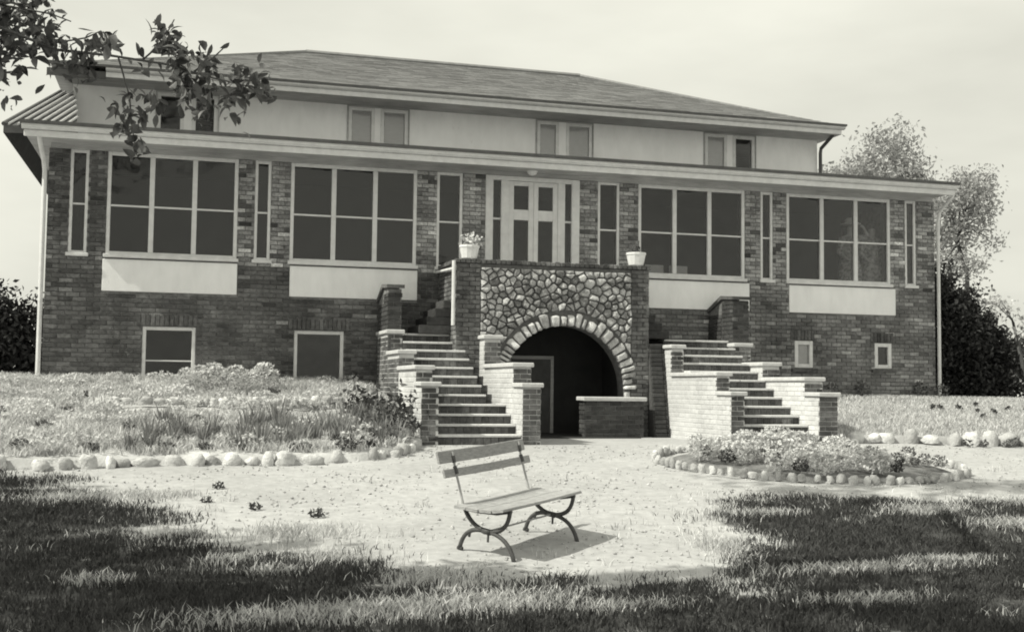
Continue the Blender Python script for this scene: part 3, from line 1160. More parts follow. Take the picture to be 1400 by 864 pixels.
# battered brick buttress closing the gap between the terrace and the right-hand stairs
bu = part('buttress', MB().prism([(-1.40, 1.97), (-1.725, .2), (-1.0, .2), (-1.0, 1.97)], 'x', 1.722, 1.985), 'brick_dark_piece', ter)
zc_ = .3
while zc_ < 1.93:
    yf = -1.415 - (1.97 - zc_) * .184
    brick_face('bu', (1.733, yf - .006, 0), (1, 0, 0), (0, -1, 0), .254, zc_, zc_ + .07, 'brick_dark', seed=int(zc_ * 100))
    zc_ += .0755
flush_bricks('bu', bu, 40)
# guard rail at the stair head
mb = MB().tube([(TX0 - .06, TY - .02, 2.2), (TX0 - .06, TY - .02, 3.27)], .03, 8)
part('guard_post', mb, 'paint', ter)
part('guard_rail', MB().tube([(TX0 - .06, TY - .02, 3.14), (TX0 - .06, -.05, 3.2)], .024, 8), 'paint', ter)


# ------------------------------------------------------------------ staircases
def staircase(label, xo0, xo1, xi0, xi1, left, zlow):
    """xo*: outer and inner cheek outer faces; steps between them"""
    cx = (xo0 + xi1) / 2
    st = thing('entrance_staircase', (cx, -2.4, .37), label, 'staircase', 'twin flights up to the terrace')
    NS = 12
    for k in range(NS):
        y = -3.93 + .28 * k
        z = .37 + .142 * (k + 1)
        a, b = (xo1, xi0)
        if k >= 4:
            b = xi0 - .24 if left else xi0
            a = xo1 if left else xo1 + .0
        z0_ = .2 if k == 0 else .37 + .142 * k - .05
        s = part('step', MB().box(a + .004, b - .004, y + .012, y + .40 if k < NS - 1 else -.02, z0_, z - .036), 'mortar', st)
        # brick risers
        n = max(1, int((b - a) / .105))
        w_ = (b - a) / n
        mbb = MB()
        for i in range(n):
            mbb.bbox(a + i * w_ + .006, a + (i + 1) * w_ - .006, y + random.uniform(-.003, .003), y + .012, z0_ + .005, z - .04, .003, random.uniform(.6, 1.25))
        part('riser_bricks', mbb, 'brick', s)
        part('tread', MB().bbox(a + .006, b - .006, y - .03, y + .285 if k < NS - 1 else -.02, z - .034, z + random.uniform(-.003, .003), .008), 'tread', s)
    # landing
    zt = .37 + .142 * NS
    xa, xb = (xo1, TX0 - .01) if left else (TX1 + .01, xi0)
    # cheek walls, stepping down towards the drive
    zN = 1.19 if left else 1.10
    kw = 'brick_cheeks'
    for which, (x0, x1) in enumerate(((xo0, xo1), (xi0, xi1))):
        outer = (which == 0) == left
        x1b = x1
        segs = [(-4.0, -3.55, zN), (-3.55, -2.15, zN + .24), (-2.15, -1.1, zN + .50), (-1.1, -.02 if outer else TY - .012 if False else -.02, zN + .86)]
        if not outer:
            segs = [(-4.0, -3.5, zN), (-3.5, -1.75, zN + .30), (-1.75, TY - .004, zN + .78)]
        ch = None
        for j, (y0, y1, zt_) in enumerate(segs):
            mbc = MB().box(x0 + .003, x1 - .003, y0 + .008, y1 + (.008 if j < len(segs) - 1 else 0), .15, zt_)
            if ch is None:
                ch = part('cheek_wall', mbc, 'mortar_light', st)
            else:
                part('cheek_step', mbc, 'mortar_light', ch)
            key = 'st'
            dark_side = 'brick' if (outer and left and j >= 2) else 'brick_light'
            zb = .2 if j == 0 else segs[j - 1][2]
            zs = .2
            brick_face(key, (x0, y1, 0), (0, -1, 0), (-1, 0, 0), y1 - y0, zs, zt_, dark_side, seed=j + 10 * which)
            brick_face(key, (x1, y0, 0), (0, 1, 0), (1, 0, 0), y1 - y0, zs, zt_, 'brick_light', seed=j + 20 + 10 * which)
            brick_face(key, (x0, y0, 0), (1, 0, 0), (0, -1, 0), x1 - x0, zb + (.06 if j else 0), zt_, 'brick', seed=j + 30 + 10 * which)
            cap_y1 = y1 - .0 if j < len(segs) - 1 else y1
            part('cheek_cap', MB().bbox(x0 - .035, x1 + .035, y0 - .045, cap_y1 - (.002 if j < len(segs) - 1 else 0), zt_ + .004, zt_ + .07, .012), 'cap', ch)
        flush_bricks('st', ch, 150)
        if outer:
            # landing parapet: a brick post with a coping that sweeps back to the porch wall
            pp = part('landing_parapet', MB().prism([(-1.02, zN + .93), (-1.02, 2.80), (-.60, 2.84), (-.02, 2.62), (-.02, zN + .93)][::-1], 'x', x0 + .012, x1 - .012), 'mortar', st)
            brick_face('pp', (x0, -1.02 + .44, 0), (0, -1, 0), (-1, 0, 0), .44, zN + .95, 2.80, 'brick_dark', seed=41)
            brick_face('pp', (x0, -.02, 0), (0, -1, 0), (-1, 0, 0), .55, zN + .95, 2.62, 'brick_dark', seed=42)
            brick_face('pp', (x0, -1.03, 0), (1, 0, 0), (0, -1, 0), x1 - x0, zN + .95, 2.80, 'brick_dark', seed=43)
            flush_bricks('pp', pp, 80)
            part('parapet_coping', MB().prism([(-1.08, 2.81), (-1.08, 2.87), (-.58, 2.91), (-.012, 2.69), (-.012, 2.63), (-.60, 2.85)][::-1], 'x', x0 - .03, x1 + .03), 'brick_piece', pp)
    # last dark steps from the landing up to the terrace
    for k in range(4):
        zz0 = zt + .142 * k
        if left:
            a, b = TX0 - .55 + .135 * k, TX0 - .012
        else:
            a, b = TX1 + .012, TX1 + .55 - .135 * k
        part('landing_step', MB().bbox(a, b, -1.02, -.03, zz0 + .002, zz0 + .142, .008), 'brick_dark_piece', st)
    return st


staircase('brick flight with pale stepped cheek walls left of the stone arch', -2.77, -2.53, -1.29, -1.02, True, 1.19)
staircase('brick flight with pale stepped cheek walls right of the stone arch', 2.0, 2.22, 3.50, 3.82, False, 1.10)


# ------------------------------------------------------------------ potted plants on the terrace parapet
def potted(x, y, z, label, lush):
    p = thing('potted_plant', (x, y, z), label, 'potted plant', 'pots on the terrace parapet')
    part('pot', MB().lathe([(.11, 0), (.13, .02), (.165, .19), (.175, .2), (.175, .235), (.15, .235), (.14, .2)], (x, y, z), 12), 'pot', p)
    c = rng.normal(size=(70 if lush else 40, 3)) * np.array([.08, .07, .06 if lush else .05]) + np.array([x, y, z + .28])
    V, Fc, sh = leaves(c, .085, .5, -.3)
    raw_part('leaves', V, Fc, 'foliage_pale' if lush else 'foliage', p, sh, (x, y, z))
    if lush:
        c = rng.normal(size=(26, 3)) * np.array([.08, .06, .05]) + np.array([x, y - .03, z + .33])
        V, Fc, sh = leaves(c, .06, .9, 0)
        raw_part('blossoms', V, Fc, 'blossom', p, sh, (x, y, z))
    else:
        mbp = MB().tube([(x + .04, y, z + .2), (x + .05, y, z + .45)], .008, 5)
        part('stem', mbp, 'foliage', p)


potted(-1.46, TY + .1, TTOP + .07, 'white flowerpot with pale trailing plant left of the entrance door', True)
potted(1.52, TY + .1, TTOP + .07, 'white flowerpot with sparse dark plant at right end of terrace parapet', False)


# ------------------------------------------------------------------ bench
def bench():
    ctr = Vector((-3.13, -10.27, -.2))
    bt = thing('garden_bench', ctr, 'weathered slatted garden bench with curved black iron ends standing on the pale drive', 'bench')
    u = Vector((.743, .669, .012)).normalized()
    v = Vector((.633, -.774, 0)).normalized()
    gz = lambda p: float(ground_z(np.array(p.x), np.array(p.y)))

    def W_(s, d, h):
        p = ctr + u * s + v * d
        p.z = -.19 + .05 * (s / 1.0) + h - .045 * (d / .3)
        return p
    for s in (-.535, .535):
        mb = MB()
        J = (0, .20)

        def P(d, h):
            return W_(s, d, h)

        def arc(a, b, bulge, n=9):
            r = []
            for i in range(n + 1):
                f = i / n
                d = a[0] + (b[0] - a[0]) * f
                h = a[1] + (b[1] - a[1]) * f
                nx, nz = -(b[1] - a[1]), (b[0] - a[0])
                k = 4 * f * (1 - f) * bulge
                r.append(P(d + nx * k, h + nz * k))
            return r
        rad = .019
        mb.tube(arc((-.235, .35), (-.03, .21), -.14), rad, 8)
        mb.tube(arc((.235, .42), (.03, .21), .20), rad, 8)
        mb.tube(arc((-.035, .205), (-.285, 0), -.20), rad, 8)
        mb.tube(arc((.035, .205), (.285, 0), .20), rad, 8)
        mb.tube([P(-.04, .205), P(.04, .205)], .026, 8)
        mb.tube([P(.015, .2), P(.012, .12)], .010, 6)
        mb.tube([P(-.175, .175), P(-.185, .12)], .012, 6)
        # seat bar
        mb.tube([P(-.25, .345), P(-.1, .352), P(.1, .378), P(.25, .425)], .017, 8)
        for d in (-.285, .285):
            mb.tube([P(d - .02, .004), P(d + .03, .004)], .017, 6)
        fr = part('end_frame', mb, 'iron', bt, smooth=True)
        part('back_upright', MB().tube([P(-.245, .35), P(-.30, .53), P(-.345, .66), P(-.375, .80)], .011, 6), 'rod', fr)
        part('plank_bracket', MB().tube([P(-.325, .62), P(-.35, .68)], .018, 6).tube([P(-.355, .71), P(-.37, .765)], .017, 6), 'iron', fr)
    part('stretcher', MB().tube([W_(-.535, 0, .205), W_(.535, 0, .205)], .008, 6), 'rod', bt)

    def plank(name, d0, h0, d1, h1, th, s0, s1):
        # cross-section from (d0,h0) to (d1,h1), thickness th, with rounded ends
        a = Vector((d0, h0))
        b = Vector((d1, h1))
        n = Vector((-(b - a).y, (b - a).x)).normalized() * th
        e = (b - a).normalized() * .006
        prof = [a + e, a + n * .2, a + n * .8, a + n + e, b + n - e, b + n * .8, b + n * .2, b - e]
        vs = []
        m_ = len(prof)
        for s in (s0, s0 + .01, (s0 + s1) / 2, s1 - .01, s1):
            k = .94 if s in (s0, s1) else 1
            sag = -.006 if s == (s0 + s1) / 2 else 0
            c = sum(prof, Vector((0, 0))) / m_
            for q in prof:
                qq = c + (q - c) * k
                vs.append(W_(s, qq.x, qq.y + sag))
        f = [tuple(range(m_)), tuple(range(4 * m_, 5 * m_))[::-1]]
        for k in range(4):
            for i in range(m_):
                f.append((k * m_ + i, (k + 1) * m_ + i, (k + 1) * m_ + (i + 1) % m_, k * m_ + (i + 1) % m_))
        part(name, MB().add(vs, f), 'plank', bt)
    # seat slats (dished) and two back rails
    plank('seat_slat', -.265, .357, -.139, .367, .026, -.66, .66)
    plank('seat_slat', -.133, .3675, -.006, .3785, .026, -.67, .66)
    plank('seat_slat', .000, .379, .129, .3985, .026, -.66, .67)
    plank('seat_slat', .135, .400, .255, .435, .026, -.66, .66)
    plank('back_rail', -.36, .715, -.39, .815, .024, -.74, .63)
    plank('back_rail', -.325, .60, -.345, .665, .024, -.70, .68)
    return bt


bench()


# ------------------------------------------------------------------ border stones and beds
def round_stone(c, sx, sy, sz, rot, seed):
    r = random.Random(seed)
    v, f = [], []
    n = 8
    rings = [(.9, -.6), (1.0, -.1), (.93, .5), (.62, .92)]
    lean = (r.uniform(-.3, .3), r.uniform(-.3, .3))
    for rad, z in rings:
        for k in range(n):
            a = 2 * math.pi * k / n
            q = r.uniform(.72, 1.18)
            x, y = (math.cos(a) * rad * q + lean[0] * max(0, z)) * sx, (math.sin(a) * rad * q + lean[1] * max(0, z)) * sy
            v.append((c[0] + x * math.cos(rot) - y * math.sin(rot), c[1] + x * math.sin(rot) + y * math.cos(rot), c[2] + z * sz * r.uniform(.72, 1.12)))
    v.append((c[0], c[1], c[2] + sz * r.uniform(.8, 1)))
    for i in range(3):
        for k in range(n):
            f.append((i * n + k, i * n + (k + 1) % n, (i + 1) * n + (k + 1) % n, (i + 1) * n + k))
    for k in range(n):
        f.append((3 * n + k, 3 * n + (k + 1) % n, 4 * n))
    return MB().add(v, f)


def stone_row(root, path, step, size, zf, seed, skip=.0, vmin=.55, vmax=1.6):
    r = random.Random(seed)
    pts = [Vector((*p, 0)) for p in path]
    seg = 0
    pos = pts[0].copy()
    total = [0]
    for i in range(len(pts) - 1):
        total.append(total[-1] + (pts[i + 1] - pts[i]).length)
    d = 0
    k = 0
    while d < total[-1]:
        i = max(j for j in range(len(total)) if total[j] <= d)
        i = min(i, len(pts) - 2)
        p = pts[i].lerp(pts[i + 1], (d - total[i]) / (total[i + 1] - total[i]))
        dr = (pts[i + 1] - pts[i])
        sx = size * r.uniform(vmin, vmax)
        if r.random() > skip:
            z = float(zf(p.x, p.y))
            part('border_stone', round_stone((p.x + r.uniform(-.03, .03), p.y + r.uniform(-.05, .05), z + size * .16), sx * .55, size * .5 * r.uniform(.7, 1.3), size * .55 * r.uniform(.6, 1.35),
                                             math.atan2(dr.y, dr.x) + r.uniform(-.3, .3), seed * 100 + k), 'limed_stone', root, smooth=True)
        d += sx * r.uniform(1.08, 1.35)
        k += 1


lb = thing('stone_border', (-6.5, -5.75, .2), 'row of whitewashed stones edging the foot of the planted bank left of the stairs', 'stone border')
stone_row(lb, [(-11, -6.0), (-8, -5.86), (-6.4, -5.76), (-4.7, -5.6), (-3.9, -5.45), (-3.35, -5.05), (-3.0, -4.5), (-2.85, -4.15)], .22, .19,
          lambda x, y: g(y), 3, .12)
lb2 = thing('stone_border', (-5.5, -2.75, .85), 'short inner row of pale stones halfway up the planted bank', 'stone border')
stone_row(lb2, [(-6.9, -2.75), (-5.5, -2.85), (-4.2, -2.65), (-3.6, -2.3)], .18, .13, lambda x, y: bankL(np.array(x), np.array(y)) + .07, 4, .0)
rb = thing('stone_border', (7, -4.2, .35), 'line of large pale stones edging the lawn right of the right-hand stairs', 'stone border')
stone_row(rb, [(3.98, -3.55), (5.57, -4.08), (7, -4.38), (9, -4.68), (12, -4.95)], .30, .25, lambda x, y: g(y) + .03, 5, .0, .75, 1.25)

# oval flower bed
OC, OA, OB, OR = Vector((2.1, -6.1)), 2.06, 1.40, -.245
bed = thing('flower_bed', (OC.x, OC.y, .2), 'oval flower bed ringed with small white stones in front of the right-hand stairs', 'flower bed')


def oval(f, a):
    x, y = OA * f * math.cos(a), OB * f * math.sin(a)
    return OC.x + x * math.cos(OR) - y * math.sin(OR), OC.y + x * math.sin(OR) + y * math.cos(OR)


V, Fc = [], []
for i in range(9):
    f = i / 8
    for k in range(40):
        x, y = oval(f * .99, 2 * math.pi * k / 40)
        V.append((x, y, float(g(y)) + .10 * (1 - f ** 3) - (.05 if i == 8 else 0) + random.uniform(-.01, .015)))
for i in range(8):
    for k in range(40):
        Fc.append((i * 40 + k, (i + 1) * 40 + k, (i + 1) * 40 + (k + 1) % 40, i * 40 + (k + 1) % 40))
raw_part('soil', V, Fc, 'soil', bed, None, (OC.x, OC.y, .2), smooth=True)
for k in range(84):
    a = 2 * math.pi * k / 84
    x, y = oval(1 + random.uniform(-.012, .012), a + random.uniform(-.012, .012))
    part('border_stone', round_stone((x, y, float(g(y)) + .045 + random.uniform(-.015, .01)), .056 * random.uniform(.7, 1.25), .05 * random.uniform(.8, 1.2), .075 * random.uniform(.65, 1.25), a + OR + 1.57 + random.uniform(-.3, .3), 900 + k), 'limed_stone', bed, smooth=True)


# ------------------------------------------------------------------ plants
def plant_proto(name, label, cat, group, n, w, h, size, mleaf, nb=0, bsize=.05, mb_='blossom', aspect=.45, droop=-.4):
    p = thing(name, (0, 0, 0), label, cat, group)
    d = rng.normal(size=(n, 3))
    d /= np.linalg.norm(d, axis=1)[:, None]
    rad = rng.uniform(.35, 1, n)[:, None] ** .5
    c = d * rad * np.array([w, w, h * .5]) + np.array([0, 0, h * .5])
    c[:, 2] = np.maximum(c[:, 2], .02)
    V, Fc, sh = leaves(c, size, aspect, droop)
    raw_part('leaves', V, Fc, mleaf, p, sh)
    if nb:
        d = rng.normal(size=(nb, 3))
        d[:, 2] = np.abs(d[:, 2]) + .2
        d[:, 1] -= .3
        d /= np.linalg.norm(d, axis=1)[:, None]
        c = d * np.array([w, w, h * .5]) * 1.03 + np.array([0, 0, h * .5])
        V, Fc, sh = [], [], []
        o = 0
        for q in c:       # five petals round each centre
            ax = Vector(rng.normal(size=3) * .5 + np.array([0, -.6, .7])).normalized()
            e1 = ax.orthogonal().normalized()
            e2 = ax.cross(e1)
            for k in range(5):
                a = 2 * math.pi * k / 5
                p1 = e1 * math.cos(a) + e2 * math.sin(a)
                p2 = e1 * math.cos(a + .55) + e2 * math.sin(a + .55)
                p3 = e1 * math.cos(a - .55) + e2 * math.sin(a - .55)
                Q = Vector(q)
                V += [tuple(Q), tuple(Q + p3 * bsize * .6 + ax * .012), tuple(Q + p1 * bsize + ax * .02), tuple(Q + p2 * bsize * .6 + ax * .012)]
                Fc.append((o, o + 1, o + 2, o + 3))
                o += 4
        raw_part('blossoms', V, Fc, mb_, p)
    return p


def copy_tree(o, loc, rz, sc, parent=None):
    c = o.copy()
    COL.objects.link(c)
    if parent is None:
        c.location = loc
        c.rotation_euler = (0, 0, rz)
        c.scale = (sc, sc, sc * random.uniform(.85, 1.15))
    else:
        c.parent = parent
    for ch in [q for q in S.objects if q.parent == o]:
        copy_tree(ch, None, 0, 1, c)
    return c


KIDS = {}


def scatter(proto, spots, smin=.8, smax=1.2):
    kids = [q for q in proto.children]
    for i, (x, y, z) in enumerate(spots):
        rz, sc = random.uniform(0, 6.28), random.uniform(smin, smax)
        if i == 0:
            r = proto
        else:
            r = proto.copy()
            COL.objects.link(r)
            for k in kids:
                c = k.copy()
                COL.objects.link(c)
                c.parent = r
        r.location = (x, y, z)
        r.rotation_euler = (0, 0, rz)
        r.scale = (sc, sc, sc)


ORD = ['leftmost', 'second from left', 'third from left', 'fourth from left', 'fifth from left', 'sixth from left', 'seventh from left', 'rightmost']


def number(objs, text):
    def sx(o):
        d = o.location - CAM
        return d.dot(R2) / d.dot(F)
    objs = sorted(objs, key=sx)
    for i, o in enumerate(objs):
        o['label'] = text % (ORD[i] if i < len(objs) - 1 else 'rightmost')


def zL(x, y):
    return float(bankL(np.array(x), np.array(y)))


def zR(x, y):
    return float(bankR(np.array(x), np.array(y)))


rp = random.Random(21)
# oval bed planting
G = 'flowering plants in the oval bed'
p1 = plant_proto('flowering_plant', 'pale leafy plant with white blossoms growing in the oval bed', 'plant', G, 190, .16, .26, .06, 'foliage_pale', 16, .026)
p2 = plant_proto('leafy_plant', 'low dark leafy plant growing in the oval bed', 'plant', 'dark plants in the oval bed', 130, .13, .2, .065, 'foliage', 0)
s1, s2 = [], []
while len(s1) < 52:
    a, f = rp.uniform(0, 6.28), rp.uniform(0, 1) ** .5 * .88
    x, y = oval(f, a)
    (s1 if rp.random() < .74 else s2).append((x, y, float(g(y)) + .08))
# a taller cluster near the far middle of the bed
for _ in range(12):
    x, y = OC.x + rp.uniform(-.9, .5), OC.y + rp.uniform(0, .7)
    s1.append((x, y, float(g(y)) + .16))
lo = [q for q in s1 if q[0] > 2.7]
scatter(p1, [q for q in s1 if q[0] <= 2.7], .6, 1.3)
p1b = plant_proto('flowering_plant', 'low pale clump with white blossoms at the right side of the oval bed', 'plant', 'low plants at the right of the oval bed', 120, .15, .15, .055, 'foliage_pale', 12, .026)
scatter(p1b, lo, .6, 1.0)
scatter(p2, s2, .5, .95)

# planted bank, left
p3 = plant_proto('flowering_plant', 'low pale clump with white blossoms growing on the planted bank', 'plant', 'flowering clumps on the planted bank', 190, .22, .2, .06, 'foliage_pale', 16, .028)
p4 = plant_proto('leafy_plant', 'low dark leafy clump growing on the planted bank', 'plant', 'dark clumps on the planted bank', 120, .16, .15, .065, 'foliage', 0)
s3, s4 = [], []
for _ in range(400):
    x = rp.uniform(-10.5, -3.0)
    yb = float(np.interp(x, BLx, BLy))
    y = yb + rp.uniform(.25, 5.2)
    if any((x - q[0]) ** 2 + (y - q[1]) ** 2 < .3 ** 2 for q in s3 + s4):
        continue
    if y > -4.9 and -6.0 < x < -3.2 and y < -3.2 and rp.random() < .7:
        continue
    if rp.random() < .72:
        s3.append((x, y, zL(x, y)))
    elif y < -1.6:
        s4.append((x, y, zL(x, y)))
for _ in range(22):
    x = rp.uniform(-9, -3.6)
    y = float(np.interp(x, BLx, BLy)) + rp.uniform(.15, .55)
    s4.append((x, y, zL(x, y)))
scatter(p3, s3[:150], .5, 1.05)
scatter(p4, s4[:110], .5, .95)

# rose bushes below the left basement window
p5 = plant_proto('rose_bush', 'rose bush with pale blooms in front of the left basement window', 'bush', 'rose bushes by the left basement window', 520, .26, .5, .065, 'foliage_pale', 60, .04)
scatter(p5, [(x, y, zL(x, y)) for x, y in ((-5.95, -1.5), (-5.55, -1.35), (-5.2, -1.45), (-4.75, -1.1), (-5.75, -1.0))], .6, .95)
number([q for q in S.objects if q.get('group') == 'rose bushes by the left basement window'], '%s of the rose bushes in front of the left basement window')
# pale shrubs at the far left end of the bank
p6 = plant_proto('pale_shrub', 'pale rounded shrub at the left end of the bank', 'bush', 'pale shrubs at the left end of the bank', 800, .5, .36, .07, 'foliage_pale', 40, .035)
scatter(p6, [(x, y, zL(x, y)) for x, y in ((-8.9, -1.4), (-8.3, -1.0), (-7.6, -.8), (-9.1, -2.6), (-8.5, -2.2), (-7.0, -.7), (-8.0, -3.4), (-8.9, -3.9))], .4, .68)
number([q for q in S.objects if q.get('group') == 'pale shrubs at the left end of the bank'], '%s of the pale rounded shrubs at the left end of the bank')
# dark shrub beside the left staircase
ds = thing('leafy_shrub', (-3.2, -3.75, .6), 'dark leafy shrub at the foot of the left staircase', 'bush')
c = []
for q, n in (((-3.5, -3.4, .85), 260), ((-3.15, -3.9, .68), 260), ((-3.0, -3.3, .85), 160), ((-3.35, -4.3, .52), 140)):
    c.append(rng.normal(size=(n, 3)) * np.array([.2, .17, .15]) + np.array(q))
V, Fc, sh = leaves(np.concatenate(c), .12, .5, -.1)
raw_part('leaves', V, Fc, 'foliage', ds, sh, (-3.2, -3.75, .6))
part('stem', MB().tube([(-3.2, -3.8, .4), (-3.3, -3.6, .9)], .02, 5).tube([(-3.2, -3.8, .4), (-3.05, -3.5, .9)], .018, 5), 'bark', ds)


# sword-leaved irises across the bank
def iris():
    p = thing('iris_clump', (0, 0, 0), 'upright clump of sword-shaped leaves low on the planted bank', 'plant', 'irises on the planted bank')
    V, Fc, sh = [], [], []
    o = 0
    for i in range(26):
        a = rng.uniform(0, 6.28)
        lean = rng.uniform(.02, .16)
        r0 = rng.uniform(0, .1)
        H = rng.uniform(.25, .48)
        w = rng.uniform(.012, .02)
        bx, by = r0 * math.cos(a), r0 * math.sin(a)
        px, py = -math.sin(a + 1), math.cos(a + 1)
        for t_, ww in ((0, 1), (.5, .95), (1, .1)):
            x = bx + math.cos(a) * lean * t_ ** 1.7
            y = by + math.sin(a) * lean * t_ ** 1.7
            V += [(x - px * w * ww, y - py * w * ww, H * t_), (x + px * w * ww, y + py * w * ww, H * t_)]
        Fc += [(o, o + 1, o + 3, o + 2), (o + 2, o + 3, o + 5, o + 4)]
        sh += [rng.uniform(.6, 1.3)] * 6
        o += 6
    raw_part('leaves', V, Fc, 'foliage_mid', p, sh)
    return p


ip = iris()
si = []
for _ in range(95):
    x = rp.uniform(-6.6, -3.2)
    y = float(np.interp(x, BLx, BLy)) + rp.uniform(.3, 1.7)
    if x < -5.2 and rp.random() < .55:
        continue
    si.append((x, y, zL(x, y)))
scatter(ip, si, .35, .85)

# dark pansies on the right lawn
pp_ = plant_proto('pansy', 'tiny dark pansy flowering in the right-hand lawn', 'flower', 'pansies in the right-hand lawn', 8, .04, .08, .06, 'foliage_pale', 4, .05, 'pansy')
sp = [(7.0, -1.9), (7.15, -1.95), (7.5, -2.0), (7.65, -2.3), (7.9, -2.4), (8.5, -2.05), (8.65, -1.9), (8.75, -2.3), (7.45, -2.75), (8.1, -1.7), (8.9, -2.1)]
scatter(pp_, [(x, y, zR(x, y)) for x, y in sp], .9, 1.3)
# small dark plants between the border stones on the right
p7 = plant_proto('leafy_plant', 'small dark plant in front of the right-hand stone border', 'plant', 'small plants by the right-hand border', 40, .09, .16, .07, 'foliage', 0)
scatter(p7, [(x, float(np.interp(x, BRx, BRy)) - .3, float(g(float(np.interp(x, BRx, BRy)) - .3))) for x in (5.9, 6.15, 6.5, 6.62, 7.1, 7.5, 7.75, 8.0, 8.3)], .6, 1.5)
# weeds standing in the drive
p8 = plant_proto('weed', 'small dark weed growing in the open drive left of the bench', 'plant', 'weeds in the drive', 40, .11, .14, .09, 'foliage', 0)
scatter(p8, [(x, y, float(g(y))) for x, y in ((-5.62, -7.28), (-5.75, -8.1), (-4.75, -8.9), (-5.3, -8.5))], .35, .7)
# climbing plant/shrub beside the right stairs
p9 = plant_proto('foundation_shrub', 'small mid grey shrub against the brick wall right of the stairs', 'bush', 'shrubs against the right-hand wall', 150, .2, .42, .09, 'foliage', 0)
scatter(p9, [(x, y, zR(x, y)) for x, y in ((4.5, -.4), (5.3, -.3), (5.9, -.35), (6.6, -.3), (7.9, -.3), (4.15, -1.2), (8.3, -.4))], .6, 1.1)


# ------------------------------------------------------------------ grass as stuff
def blades(name, P, h, w, m, lean=.5, stuff=True):
    n = len(P)
    a = rng.uniform(0, 2 * np.pi, n)
    H = h * rng.uniform(.5, 1.3, n)
    Wd = w * rng.uniform(.7, 1.3, n)
    dx, dy = np.cos(a), np.sin(a)
    L = H * lean * rng.uniform(.2, 1.4, n)
    b = rng.uniform(0, 2 * np.pi, n)
    lx, ly = np.cos(b) * L, np.sin(b) * L
    V = np.zeros((n, 5, 3))
    V[:, 0] = P + np.stack([-dx * Wd, -dy * Wd, 0 * H - .01], 1)
    V[:, 1] = P + np.stack([dx * Wd, dy * Wd, 0 * H - .01], 1)
    V[:, 2] = P + np.stack([lx * .35 + dx * Wd * .8, ly * .35 + dy * Wd * .8, H * .6], 1)
    V[:, 3] = P + np.stack([lx * .35 - dx * Wd * .8, ly * .35 - dy * Wd * .8, H * .6], 1)
    V[:, 4] = P + np.stack([lx, ly, H], 1)
    i = np.arange(n)[:, None] * 5
    Fc = np.concatenate([i + np.array([[0, 1, 2]]), i + np.array([[0, 2, 3]]), i + np.array([[3, 2, 4]])])
    sh = np.repeat(rng.uniform(.6, 1.4, n), 5)
    o = raw_part(name, V.reshape(-1, 3), Fc, m, None, sh)
    o['kind'] = 'stuff'
    return o


def cand(n, x0, x1, y0, y1):
    return rng.uniform(x0, x1, n), rng.uniform(y0, y1, n)


def visible(X, Y, m_=.5):
    D = F.x * (X - CAM.x) + F.y * (Y - CAM.y)
    L = R.x * (X - CAM.x) + R.y * (Y - CAM.y)
    return (D > 5.5) & (np.abs(L) < .4375 * D + m_)


def noise2(X, Y, s):
    return np.sin(X * s + 2 * np.sin(Y * s * .8)) * np.cos(Y * s * 1.1 + 1.7 * np.sin(X * s * .6))


def density(X, Y):
    xi = np.clip(np.searchsorted(xs, X) - 1, 0, len(xs) - 2)
    yi = np.clip(np.searchsorted(ys, Y) - 1, 0, len(ys) - 2)
    fx = (X - xs[xi]) / (xs[xi + 1] - xs[xi])
    fy = (Y - ys[yi]) / (ys[yi + 1] - ys[yi])
    return tg[yi, xi] * (1 - fx) * (1 - fy) + tg[yi, xi + 1] * fx * (1 - fy) + tg[yi + 1, xi] * (1 - fx) * fy + tg[yi + 1, xi + 1] * fx * fy


X, Y = cand(460000, -12, 9, -14.5, -5.8)
k = visible(X, Y)
k &= density(X, Y) > .04 + .2 * rng.uniform(0, 1, len(X))
k &= density(X, Y) + .04 + .40 * noise2(X, Y * 1.5, 1.9) + .30 * noise2(X + 3, Y * 1.5, 4.7) + rng.normal(size=len(X)) * .16 > .66
X, Y = X[k], Y[k]
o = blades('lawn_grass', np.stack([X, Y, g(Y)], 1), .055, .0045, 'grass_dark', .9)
o['label'] = 'dark ragged lawn grass in the foreground'
# pale tufts: sunlight on the grass painted in as lighter blades
TP = [(-4.6, -12.3, .7, .3), (-5.3, -12.4, .8, .25), (-3.8, -12.2, .7, .3), (-.55, -11.6, 1.0, .16), (.3, -11.4, .5, .14), (-1.35, -10.6, .25, .4), (2.2, -10.0, .5, .3), (1.7, -9.2, .6, .25),
      (-6.6, -11.1, .25, .14), (-5.6, -10.6, .25, .14), (-5.3, -11.0, .22, .15), (-7.1, -7.8, .5, .25), (-6.3, -7.7, .5, .2), (-4.9, -10.6, .3, .2), (-5.0, -9.6, .5, .3), (-1.2, -12.6, .5, .15), (.9, -12.4, .5, .12),
      (-6.0, -9.6, .3, .12), (3.2, -8.9, .4, .2), (-.2, -9.2, .5, .15), (-3.0, -12.5, .5, .15), (-4.2, -11.4, .4, .2)]
PX, PY = [], []
for x, y, a, b in TP:
    n = int(2600 * a * b * 3)
    PX.append(x + rng.normal(size=n) * a * .5)
    PY.append(y + rng.normal(size=n) * b * .5)
X, Y = np.concatenate(PX), np.concatenate(PY)
# small pale spots of painted dappled sun everywhere in the turf
XS, YS = cand(60000, -10, 8, -13.8, -6.2)
ks = noise2(XS + 1.7, YS * 1.8, 2.6) * .6 + noise2(XS, YS * 1.5 + 4, 6.1) * .5 > .72
XS, YS = XS[ks], YS[ks]
X, Y = np.concatenate([X, XS]), np.concatenate([Y, YS])
